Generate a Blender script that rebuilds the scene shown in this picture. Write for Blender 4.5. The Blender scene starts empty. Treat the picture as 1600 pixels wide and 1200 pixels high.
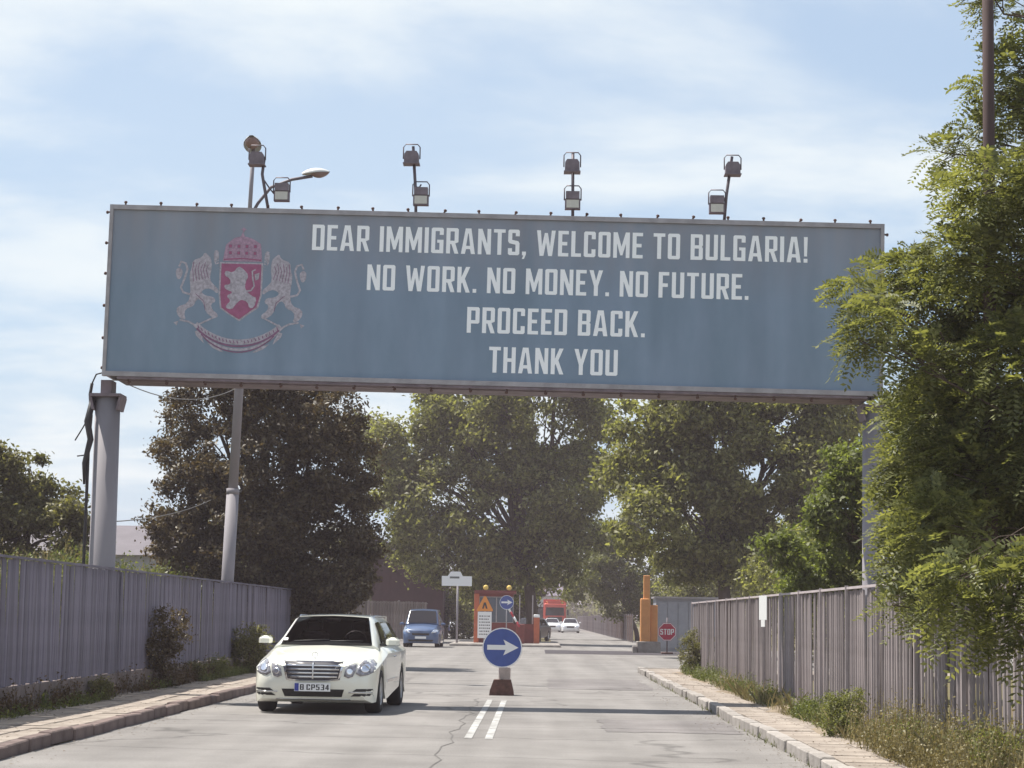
import bpy, bmesh, math, random
import numpy as np
from mathutils import Vector, Matrix
from mathutils.geometry import tessellate_polygon
from mathutils.bvhtree import BVHTree
random.seed(7)
scene = bpy.context.scene
COL = scene.collection
R = math.radians

# ------------------------------------------------------------------ camera
cam_data = bpy.data.cameras.new('camera')
cam_data.sensor_width = 36.0
cam_data.lens = 36.0 * 3300 / 1600
cam_data.clip_start = 0.1
cam_data.clip_end = 6000
cam = bpy.data.objects.new('camera', cam_data)
COL.objects.link(cam)
cam.matrix_world = (Matrix.Translation((0, 0, 1.45)) @ Matrix.Rotation(math.atan(45/3300), 4, 'Z')
                    @ Matrix.Rotation(math.pi/2 + math.atan(365/3300), 4, 'X') @ Matrix.Rotation(R(0.9), 4, 'Z'))
scene.camera = cam
scene.render.resolution_x, scene.render.resolution_y = 1024, 768

# ------------------------------------------------------------------ light
SUN_DIR = Vector((0.45, -0.20, -1.0)).normalized()        # the way the light travels
sun_el = math.asin(-SUN_DIR.z)
sun_az = math.atan2(-SUN_DIR.x, -SUN_DIR.y)               # clockwise from +Y
world = bpy.data.worlds.new('World')
scene.world = world
world.use_nodes = True
nt = world.node_tree
nt.nodes.clear()
def wn(t, **kw):
    n = nt.nodes.new(t)
    for k, v in kw.items(): setattr(n, k, v)
    return n
def wmath(op, a, b=None):
    n = wn('ShaderNodeMath', operation=op)
    for i, v in enumerate((a, b)):
        if v is None: continue
        if isinstance(v, (int, float)): n.inputs[i].default_value = v
        else: nt.links.new(v, n.inputs[i])
    return n.outputs[0]
sky = wn('ShaderNodeTexSky', sky_type='NISHITA', sun_disc=False, sun_elevation=sun_el, sun_rotation=sun_az,
         altitude=200, air_density=1.0, dust_density=0.6, ozone_density=2.5)
tc = wn('ShaderNodeTexCoord')
sep = wn('ShaderNodeSeparateXYZ'); nt.links.new(tc.outputs['Generated'], sep.inputs[0])
den = wmath('ADD', wmath('MAXIMUM', sep.outputs[2], 0.0), 0.10)
cmb = wn('ShaderNodeCombineXYZ')
nt.links.new(wmath('DIVIDE', sep.outputs[0], den), cmb.inputs[0])
nt.links.new(wmath('DIVIDE', sep.outputs[1], den), cmb.inputs[1])
def cloud(scale, detail, off, lo, hi, rough=0.55):
    mp = wn('ShaderNodeMapping'); nt.links.new(cmb.outputs[0], mp.inputs[0])
    mp.inputs['Location'].default_value = off
    n = wn('ShaderNodeTexNoise'); n.inputs['Scale'].default_value = scale; n.inputs['Detail'].default_value = detail
    n.inputs['Roughness'].default_value = rough; n.inputs['Distortion'].default_value = 0.25
    nt.links.new(mp.outputs[0], n.inputs['Vector'])
    r = wn('ShaderNodeMapRange', interpolation_type='SMOOTHSTEP')
    r.inputs['From Min'].default_value = lo; r.inputs['From Max'].default_value = hi
    nt.links.new(n.outputs['Fac'], r.inputs['Value'])
    return r.outputs[0]
c1 = cloud(1.15, 7, (3.1, 1.7, 0), 0.41, 0.66)
c2 = cloud(0.45, 3, (8.3, 4.2, 0), 0.24, 0.62, 0.45)
cf = wmath('MULTIPLY', wmath('ADD', wmath('MULTIPLY', c1, 0.65), wmath('MULTIPLY', c2, 0.36)), 0.95)
hz = wn('ShaderNodeMapRange'); nt.links.new(sep.outputs[2], hz.inputs['Value'])      # moist air thickens to the horizon
hz.inputs['From Min'].default_value = 0.0; hz.inputs['From Max'].default_value = 0.5
hz.inputs['To Min'].default_value = 1.0; hz.inputs['To Max'].default_value = 0.0
base = wn('ShaderNodeMix', data_type='RGBA')
base.inputs['A'].default_value = (1, 1, 1, 1)
gain = wn('ShaderNodeMix', data_type='RGBA', blend_type='MULTIPLY'); gain.inputs['Factor'].default_value = 1.0
nt.links.new(sky.outputs[0], gain.inputs['A']); gain.inputs['B'].default_value = (0.72, 0.80, 0.86, 1)
nt.links.new(wmath('MULTIPLY', hz.outputs[0], 0.88), base.inputs['Factor'])
nt.links.new(gain.outputs['Result'], base.inputs['A'])
base.inputs['B'].default_value = (2.55, 3.6, 4.75, 1)
mix = wn('ShaderNodeMix', data_type='RGBA')
nt.links.new(cf, mix.inputs['Factor']); nt.links.new(base.outputs['Result'], mix.inputs['A'])
mix.inputs['B'].default_value = (5.4, 5.75, 5.85, 1)
bg = wn('ShaderNodeBackground'); bg.inputs['Strength'].default_value = 0.1
nt.links.new(mix.outputs['Result'], bg.inputs['Color'])
out = wn('ShaderNodeOutputWorld'); nt.links.new(bg.outputs[0], out.inputs[0])

sd = bpy.data.lights.new('sun', 'SUN'); sd.energy = 4.8; sd.angle = R(0.53); sd.color = (1.0, 0.95, 0.86)
so = bpy.data.objects.new('sun', sd); COL.objects.link(so)
so.rotation_euler = SUN_DIR.to_track_quat('-Z', 'Y').to_euler()
so.location = (-30, 20, 60)

scene.view_settings.view_transform = 'Standard'
scene.view_settings.look = 'None'
scene.view_settings.gamma = 1.0
scene.view_settings.exposure = 0.80
scene.view_settings.use_curve_mapping = False

# ------------------------------------------------------------------ materials
MATS = {}
def mat(name, col, rough=0.7, metal=0.0, var=0.0, scale=4.0, bump=0.0, bscale=40.0, spec=0.5, col2=None, coat=0.0, detail=6, stretch=None, orand=0.0):
    if name in MATS: return MATS[name]
    m = bpy.data.materials.new(name); m.use_nodes = True
    t = m.node_tree; b = t.nodes['Principled BSDF']
    b.inputs['Base Color'].default_value = (*col, 1); b.inputs['Roughness'].default_value = rough
    b.inputs['Metallic'].default_value = metal; b.inputs['Specular IOR Level'].default_value = spec
    b.inputs['Coat Weight'].default_value = coat; b.inputs['Coat Roughness'].default_value = 0.06
    if var or col2 or bump:
        g = t.nodes.new('ShaderNodeTexCoord')
        src = g.outputs['Object']
        if stretch:
            mp = t.nodes.new('ShaderNodeMapping'); mp.inputs['Scale'].default_value = stretch
            t.links.new(src, mp.inputs[0]); src = mp.outputs[0]
    if var or col2:
        n = t.nodes.new('ShaderNodeTexNoise'); n.inputs['Scale'].default_value = scale; n.inputs['Detail'].default_value = detail
        n.inputs['Roughness'].default_value = 0.62
        t.links.new(src, n.inputs['Vector'])
        rp = t.nodes.new('ShaderNodeValToRGB')
        rp.color_ramp.elements[0].position = 0.34; rp.color_ramp.elements[1].position = 0.66
        a = tuple(c*(1-var) for c in col); c2 = col2 or tuple(min(1, c*(1+var)) for c in col)
        rp.color_ramp.elements[0].color = (*a, 1); rp.color_ramp.elements[1].color = (*c2, 1)
        t.links.new(n.outputs['Fac'], rp.inputs[0]); t.links.new(rp.outputs[0], b.inputs['Base Color'])
    if bump:
        n = t.nodes.new('ShaderNodeTexNoise'); n.inputs['Scale'].default_value = bscale; n.inputs['Detail'].default_value = 4
        t.links.new(src, n.inputs['Vector'])
        bp = t.nodes.new('ShaderNodeBump'); bp.inputs['Strength'].default_value = bump; bp.inputs['Distance'].default_value = 0.02
        t.links.new(n.outputs['Fac'], bp.inputs['Height']); t.links.new(bp.outputs[0], b.inputs['Normal'])
    if orand:                                             # every piece its own shade
        oi = t.nodes.new('ShaderNodeObjectInfo'); mr = t.nodes.new('ShaderNodeMapRange')
        mr.inputs['To Min'].default_value = 1-orand; mr.inputs['To Max'].default_value = 1+orand
        t.links.new(oi.outputs['Random'], mr.inputs['Value'])
        mx = t.nodes.new('ShaderNodeMix'); mx.data_type = 'RGBA'; mx.blend_type = 'MULTIPLY'; mx.inputs['Factor'].default_value = 1
        if b.inputs['Base Color'].links: t.links.new(b.inputs['Base Color'].links[0].from_socket, mx.inputs['A'])
        else: mx.inputs['A'].default_value = (*col, 1)
        t.links.new(mr.outputs[0], mx.inputs['B']); t.links.new(mx.outputs['Result'], b.inputs['Base Color'])
    MATS[name] = m
    return m

def leaf_mat(name, dark, light, trans=0.35, tcol=None):
    m = bpy.data.materials.new(name); m.use_nodes = True
    t = m.node_tree; t.nodes.clear()
    geo = t.nodes.new('ShaderNodeNewGeometry')
    rp = t.nodes.new('ShaderNodeValToRGB'); rp.color_ramp.elements[0].color = (*dark, 1); rp.color_ramp.elements[1].color = (*light, 1)
    rp.color_ramp.elements[0].position = 0.1; rp.color_ramp.elements[1].position = 0.95
    t.links.new(geo.outputs['Random Per Island'], rp.inputs[0])
    d = t.nodes.new('ShaderNodeBsdfPrincipled'); d.inputs['Roughness'].default_value = 0.5; d.inputs['Specular IOR Level'].default_value = 0.35
    tr = t.nodes.new('ShaderNodeBsdfTranslucent')
    mx = t.nodes.new('ShaderNodeMix'); mx.data_type = 'RGBA'; mx.blend_type = 'MULTIPLY'; mx.inputs['Factor'].default_value = 1
    t.links.new(rp.outputs[0], mx.inputs['A']); mx.inputs['B'].default_value = (*(tcol or (1.5, 1.6, 0.7)), 1)
    t.links.new(rp.outputs[0], d.inputs['Base Color']); t.links.new(mx.outputs['Result'], tr.inputs['Color'])
    ms = t.nodes.new('ShaderNodeMixShader'); ms.inputs[0].default_value = trans
    t.links.new(d.outputs[0], ms.inputs[1]); t.links.new(tr.outputs[0], ms.inputs[2])
    o = t.nodes.new('ShaderNodeOutputMaterial'); t.links.new(ms.outputs[0], o.inputs[0])
    return m

# ------------------------------------------------------------------ mesh helpers
class MB:
    def __init__(s): s.v = []; s.f = []; s.sm = []
    def add(s, vs, fs, smooth=False):
        o = len(s.v); s.v += [tuple(p) for p in vs]; s.f += [tuple(i+o for i in f) for f in fs]; s.sm += [smooth]*len(fs); return s
    def box(s, x0, x1, y0, y1, z0, z1):
        return s.add([(x0,y0,z0),(x1,y0,z0),(x1,y1,z0),(x0,y1,z0),(x0,y0,z1),(x1,y0,z1),(x1,y1,z1),(x0,y1,z1)],
                     [(0,3,2,1),(4,5,6,7),(0,1,5,4),(1,2,6,5),(2,3,7,6),(3,0,4,7)])
    def cbox(s, x0, x1, y0, y1, z0, z1, c):           # box with chamfered upright and top edges
        a = [(x0+c,y0),(x1-c,y0),(x1,y0+c),(x1,y1-c),(x1-c,y1),(x0+c,y1),(x0,y1-c),(x0,y0+c)]
        cx, cy = (x0+x1)/2, (y0+y1)/2
        def ins(p): return (p[0]+(c if p[0]<cx else -c)*0.8, p[1]+(c if p[1]<cy else -c)*0.8)
        vs = [(p[0],p[1],z0) for p in a]+[(p[0],p[1],z1-c) for p in a]+[(*ins(p),z1) for p in a]
        fs = [tuple(range(7,-1,-1)), tuple(range(16,24))]
        for k in (0, 8):
            for i in range(8): j=(i+1)%8; fs.append((k+i,k+j,k+8+j,k+8+i))
        return s.add(vs, fs)
    def tube(s, pts, rad, n=8, cap=True, smooth=True):
        pts = [Vector(p) for p in pts]
        if isinstance(rad, (int, float)): rad = [rad]*len(pts)
        vs = []; fs = []
        up = Vector((0,0,1))
        for i, p in enumerate(pts):
            d = (pts[min(i+1,len(pts)-1)]-pts[max(i-1,0)]).normalized()
            a = d.cross(up if abs(d.z) < 0.95 else Vector((1,0,0))).normalized(); b = d.cross(a)
            for k in range(n):
                t = 2*math.pi*k/n; vs.append(p + (a*math.cos(t)+b*math.sin(t))*rad[i])
        for i in range(len(pts)-1):
            for k in range(n):
                j=(k+1)%n; fs.append((i*n+k, i*n+j, (i+1)*n+j, (i+1)*n+k))
        s.add(vs, fs, smooth)
        if cap: s.add(vs[:n], [tuple(range(n))]); s.add(vs[-n:], [tuple(range(n-1,-1,-1))])
        return s
    def lathe(s, prof, n=20, axis='Z', o=(0,0,0), smooth=True):     # prof: (radius, height)
        vs = []; fs = []
        for (r, h) in prof:
            for k in range(n):
                t = 2*math.pi*k/n; c, q = r*math.cos(t), r*math.sin(t)
                p = {'Z':(c,q,h),'Y':(c,h,q),'X':(h,c,q)}[axis]
                vs.append((p[0]+o[0],p[1]+o[1],p[2]+o[2]))
        for i in range(len(prof)-1):
            for k in range(n):
                j=(k+1)%n; fs.append((i*n+k,i*n+j,(i+1)*n+j,(i+1)*n+k))
        return s.add(vs, fs, smooth)
    def prism(s, poly, y0, y1):                        # (x,z) outline pushed through y
        n = len(poly)
        vs = [(x,y0,z) for x,z in poly]+[(x,y1,z) for x,z in poly]
        tr = tessellate_polygon([[Vector((x,z,0)) for x,z in poly]])
        fs = [tuple(t) for t in tr]+[tuple(i+n for i in t[::-1]) for t in tr]
        fs += [(i,(i+1)%n,n+(i+1)%n,n+i) for i in range(n)]
        return s.add(vs, fs)
    def flat(s, polys, y=0.0):                         # (x,z) outline with holes as a sheet facing -y
        loops = [[Vector((x,z,0)) for x,z in p] for p in polys]
        fl = [p for l in loops for p in l]
        tr = tessellate_polygon(loops)
        fs = []
        for t in tr:
            a,b,c = (fl[i] for i in t)
            fs.append(tuple(t) if (b-a).cross(c-a).z > 0 else tuple(t[::-1]))
        return s.add([(p.x,y,p.y) for p in fl], fs)
    def mesh(s, name, smooth_all=False):
        me = bpy.data.meshes.new(name); me.from_pydata(s.v, [], s.f); me.update()
        sm = [True]*len(s.f) if smooth_all else s.sm
        me.polygons.foreach_set('use_smooth', sm)
        return me
def fix_normals(me):
    bm = bmesh.new(); bm.from_mesh(me); bmesh.ops.remove_doubles(bm, verts=bm.verts, dist=1e-5)
    bmesh.ops.recalc_face_normals(bm, faces=bm.faces); bm.to_mesh(me); bm.free()
def add(name, me, m, parent=None, loc=None, rot=None):
    if isinstance(me, MB):
        me = me.mesh(name); fix_normals(me)
    if m is not None and not me.materials: me.materials.append(m)
    o = bpy.data.objects.new(name, me); COL.objects.link(o)
    if parent is not None: o.parent = parent
    if loc is not None: o.location = loc
    if rot is not None: o.rotation_euler = rot
    return o
def sheet(name, mb, m, parent=None, loc=None, rot=None):            # no normal fixing (open sheets)
    return add(name, mb.mesh(name), m, parent, loc, rot)
def thing(name, label, cat, loc=(0,0,0), rz=0, group=None):
    o = bpy.data.objects.new(name, None); COL.objects.link(o); o.empty_display_size = 0.2
    o.location = loc; o.rotation_euler = (0,0,rz); return tag(o, label, cat, group)
def tag(o, label, cat, group=None, kind=None):
    o['label'] = label; o['category'] = cat
    if group: o['group'] = group
    if kind: o['kind'] = kind
    return o
def struct(name, mb, m, parent=None):
    o = sheet(name, mb, m, parent); o['kind'] = 'structure'; return o
def copy_tree(o, parent=None):
    c = o.copy(); COL.objects.link(c); c.parent = parent
    for ch in list(o.children): copy_tree(ch, c)
    return c
def np_mesh(name, verts, nper, m, smooth=False):
    """verts: (N*nper,3); faces of nper corners each"""
    n = len(verts)//nper
    me = bpy.data.meshes.new(name)
    me.vertices.add(len(verts)); me.vertices.foreach_set('co', verts.astype(np.float32).ravel())
    me.loops.add(len(verts)); me.loops.foreach_set('vertex_index', np.arange(len(verts), dtype=np.int32))
    me.polygons.add(n); me.polygons.foreach_set('loop_start', np.arange(n, dtype=np.int32)*nper)
    try: me.polygons.foreach_set('loop_total', np.full(n, nper, dtype=np.int32))
    except Exception: pass
    me.update(calc_edges=True); me.validate()
    me.materials.append(m)
    return me

# ------------------------------------------------------------------ ground, road, pavements
def asphalt(name, c1, c2, seam=True):
    m = mat(name, c1, 0.9, var=0.10, scale=0.55, bump=0.25, bscale=60, spec=0.25, col2=c2, detail=8)
    t = m.node_tree; b = t.nodes['Principled BSDF']; src = b.inputs['Base Color'].links[0].from_socket
    g = t.nodes.new('ShaderNodeTexCoord')
    n = t.nodes.new('ShaderNodeTexNoise'); n.inputs['Scale'].default_value = 45; n.inputs['Detail'].default_value = 3
    t.links.new(g.outputs['Object'], n.inputs['Vector'])
    r = t.nodes.new('ShaderNodeMapRange'); r.inputs['From Min'].default_value = 0.3; r.inputs['From Max'].default_value = 0.7
    r.inputs['To Min'].default_value = 0.82; r.inputs['To Max'].default_value = 1.1; t.links.new(n.outputs['Fac'], r.inputs['Value'])
    mp = t.nodes.new('ShaderNodeMapping'); mp.inputs['Scale'].default_value = (1.3, 0.05, 1); t.links.new(g.outputs['Object'], mp.inputs[0])
    n2 = t.nodes.new('ShaderNodeTexNoise'); n2.inputs['Scale'].default_value = 1.0; n2.inputs['Detail'].default_value = 3; t.links.new(mp.outputs[0], n2.inputs['Vector'])
    r2 = t.nodes.new('ShaderNodeMapRange'); r2.inputs['From Min'].default_value = 0.35; r2.inputs['From Max'].default_value = 0.65
    r2.inputs['To Min'].default_value = 0.86; r2.inputs['To Max'].default_value = 1.08; t.links.new(n2.outputs['Fac'], r2.inputs['Value'])
    ml = t.nodes.new('ShaderNodeMath'); ml.operation = 'MULTIPLY'; t.links.new(r.outputs[0], ml.inputs[0]); t.links.new(r2.outputs[0], ml.inputs[1])
    # transverse cracks
    mp3 = t.nodes.new('ShaderNodeMapping'); mp3.inputs['Scale'].default_value = (0.12, 0.30, 1); t.links.new(g.outputs['Object'], mp3.inputs[0])
    vo = t.nodes.new('ShaderNodeTexVoronoi'); vo.feature = 'DISTANCE_TO_EDGE'; vo.inputs['Scale'].default_value = 1.0
    wv = t.nodes.new('ShaderNodeTexNoise'); wv.inputs['Scale'].default_value = 1.1; wv.inputs['Detail'].default_value = 4; t.links.new(g.outputs['Object'], wv.inputs['Vector'])
    am = t.nodes.new('ShaderNodeMix'); am.data_type = 'RGBA'; am.blend_type = 'ADD'; am.inputs['Factor'].default_value = 0.22
    t.links.new(mp3.outputs[0], am.inputs['A']); t.links.new(wv.outputs['Color'], am.inputs['B']); t.links.new(am.outputs['Result'], vo.inputs['Vector'])
    r3 = t.nodes.new('ShaderNodeMapRange'); r3.inputs['From Min'].default_value = 0.0; r3.inputs['From Max'].default_value = 0.014
    r3.inputs['To Min'].default_value = 0.6; r3.inputs['To Max'].default_value = 1.0; t.links.new(vo.outputs['Distance'], r3.inputs['Value'])
    ml2 = t.nodes.new('ShaderNodeMath'); ml2.operation = 'MULTIPLY'; t.links.new(ml.outputs[0], ml2.inputs[0]); t.links.new(r3.outputs[0], ml2.inputs[1])
    mx = t.nodes.new('ShaderNodeMix'); mx.data_type = 'RGBA'; mx.blend_type = 'MULTIPLY'; mx.inputs['Factor'].default_value = 1
    t.links.new(src, mx.inputs['A']); t.links.new(ml2.outputs[0], mx.inputs['B']); t.links.new(mx.outputs['Result'], b.inputs['Base Color'])
    return m
M_ROAD = asphalt('road_asphalt', (0.192, 0.179, 0.170), (0.240, 0.226, 0.215))
M_SHADEBAND = mat('painted_shadow_band', (0.060, 0.054, 0.060), 0.92, var=0.15, scale=3, bump=0.2, spec=0.2)  # shadow tone of the dark band across the far lane
M_EARTH = mat('earth', (0.16, 0.12, 0.075), 0.95, var=0.2, scale=0.4, bump=0.4, bscale=12, spec=0.1, col2=(0.13, 0.125, 0.055))
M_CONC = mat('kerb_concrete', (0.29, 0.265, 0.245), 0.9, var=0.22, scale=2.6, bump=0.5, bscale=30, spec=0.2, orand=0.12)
M_KERBL = mat('dark_kerb_stone', (0.155, 0.118, 0.108), 0.9, var=0.25, scale=2.6, bump=0.5, bscale=30, spec=0.2, orand=0.12)  # darker and browner than the right kerb
M_SLAB = mat('slab_concrete', (0.245, 0.205, 0.175), 0.92, var=0.15, scale=1.9, bump=0.35, bscale=50, spec=0.2, col2=(0.33, 0.285, 0.245), orand=0.10)
M_SAND = mat('joint_sand', (0.17, 0.14, 0.11), 0.95, var=0.2, scale=5, spec=0.1)
M_PAINT = mat('road_paint', (0.72, 0.72, 0.70), 0.8, var=0.0, scale=9, col2=None)
M_PAINTW = mat('worn_road_paint', (0.20, 0.19, 0.18), 0.85, scale=4, col2=(0.48, 0.48, 0.47), spec=0.2)

g = MB()
xs = [-3000,-400,-60,-20,20,60,400,3000]; ys = [-60,0,40,80,160,400,1200,5000]
g.add([(x,y,-0.03) for y in ys for x in xs], [(j*8+i,j*8+i+1,(j+1)*8+i+1,(j+1)*8+i) for j in range(7) for i in range(7)])
struct('ground', g, M_EARTH)
def rect(mb, x0, x1, y0, y1, z): return mb.add([(x0,y0,z),(x1,y0,z),(x1,y1,z),(x0,y1,z)], [(0,1,2,3)])
r = MB(); rect(r, -5.2, 2.8, -15, 59.2, 0); rect(r, -26, 26, 59.2, 106.5, 0); rect(r, -3.9, 0.9, 106.5, 122, 0)
rect(r, 0.9, 6.6, 106.5, 520, 0); rect(r, -10.5, -3.9, 106.5, 400, 0)
struct('road', r, M_ROAD)
p = MB(); rect(p, 0.35, 6.6, 87.5, 97.5, 0.005); struct('patch_and_shade_band', p, M_SHADEBAND)  # cast shadow band across the far lane, painted as a dark sheet
M_OLDP = asphalt('old_patch_asphalt', (0.160, 0.146, 0.143), (0.205, 0.190, 0.185))
for (x0, x1, y0, y1) in ((0.25, 2.45, 44.0, 51.5), (-4.6, -2.9, 47, 50.5), (0.9, 2.72, 27.6, 31.0)):
    p = MB(); n_ = 14; ring = []
    for k in range(n_): ring.append((x0+(x1-x0)*k/n_, y0+random.uniform(-0.12,0.12)))
    for k in range(n_): ring.append((x1+random.uniform(-0.05,0.05), y0+(y1-y0)*k/n_))
    for k in range(n_): ring.append((x1-(x1-x0)*k/n_, y1+random.uniform(-0.12,0.12)))
    for k in range(n_): ring.append((x0+random.uniform(-0.05,0.05), y1-(y1-y0)*k/n_))
    p.add([(a,b,0.004) for a,b in ring], [tuple(range(len(ring)))]); struct('patch_and_shade_band', p, M_OLDP)
for x0 in (-0.86, -0.61):
    mk = MB(); y = 25.4
    rect(mk, x0, x0+0.095, 25.6, 37.6, 0.005); o = struct('road_marking', mk, M_PAINTW)
cr = MB()                                               # joint between the two lanes
pts = [(-1.02+0.05*math.sin(i*1.3)+0.03*math.sin(i*3.1), 6+i*0.75) for i in range(44)]
for (xa,ya),(xb,yb) in zip(pts, pts[1:]): cr.add([(xa-0.008,ya,0.004),(xa+0.008,ya,0.004),(xb+0.008,yb,0.004),(xb-0.008,yb,0.004)], [(0,1,2,3)])
struct('road_joint', cr, mat('tar', (0.125,0.118,0.113), 0.9, spec=0.2))

def jitbox(dx, dy, z0, z1, c, k):
    mb = MB().cbox(-dx/2, dx/2, -dy/2, dy/2, z0, z1, c); me = mb.mesh('piece%d' % k); fix_normals(me); return me
def pavement(name, x0, x1, xk, y0, y1, rows, slab_len, sgn, kmat):
    bed = MB(); bed.box(min(x0,x1), max(x0,x1), y0, y1, -0.02, 0.095)
    root = add(name, bed, M_SAND); root['kind'] = 'structure'
    km = jitbox(0.15, 0.985, 0, 0.14, 0.015, 0); km.materials.append(kmat)
    y = y0+0.5
    while y < y1:
        o = add('kerb_stone', km, None, root, (xk+sgn*0.075+random.gauss(0,0.014), y, random.gauss(0,0.009)-0.004), (random.gauss(0,0.006), random.gauss(0,0.012), random.gauss(0,0.012))); y += 1.0
    w = abs(x1-x0)/rows
    sm = jitbox(w-0.016, slab_len-0.016, 0.02, 0.125, 0.006, 1); sm.materials.append(M_SLAB)
    for k in range(rows):
        y = y0+slab_len/2+(k%2)*slab_len*0.5
        while y < y1-slab_len/2:
            add('paving_slab', sm, None, root, (min(x0,x1)+w*(k+0.5), y, random.gauss(0,0.004)), (random.gauss(0,0.003), random.gauss(0,0.006), 0)); y += slab_len
    return root
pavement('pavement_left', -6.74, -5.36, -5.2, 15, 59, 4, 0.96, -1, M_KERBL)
pr = pavement('pavement_right', 2.96, 3.9, 2.8, 14, 58.8, 2, 0.94, 1, M_CONC)
pc = MB(); pc.box(3.9, 12, 54.6, 58.8, -0.02, 0.118); oc = add('corner_pavement', pc, M_SLAB); oc['kind'] = 'structure'
km = jitbox(0.985, 0.15, 0, 0.14, 0.015, 2); km.materials.append(M_CONC)
for i in range(9): add('kerb_stone', km, None, oc, (3.4+i, 58.9, 0))
dirt = MB(); dirt.box(3.9, 5.2, 10, 54.6, -0.02, 0.10); o = add('verge_right', dirt, M_EARTH); o['kind']='structure'
dirt = MB(); dirt.box(-7.2, -6.74, 12, 59, -0.02, 0.10); o = add('verge_left', dirt, M_EARTH); o['kind']='structure'

# grassy bank behind the left fence
bk = MB(); nx, ny = 26, 30
def bank_h(x, y):
    t = min(1, max(0, (-7.5-x)/2.2)); u = min(1, max(0, (y-31)/5))
    return (1.75*t*t*(3-2*t) + 0.25*math.sin(x*1.1+y*0.4)*t)*u*min(1, max(0, (96-y)/12))
for j in range(ny+1):
    for i in range(nx+1):
        x = -7.0-i*1.3; y = 28+j*2.3; bk.v.append((x, y, bank_h(x,y)-0.02))
for j in range(ny):
    for i in range(nx): a=j*(nx+1)+i; bk.f.append((a,a+nx+1,a+nx+2,a+1)); bk.sm.append(True)
struct('grass_bank', bk, M_EARTH)
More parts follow.
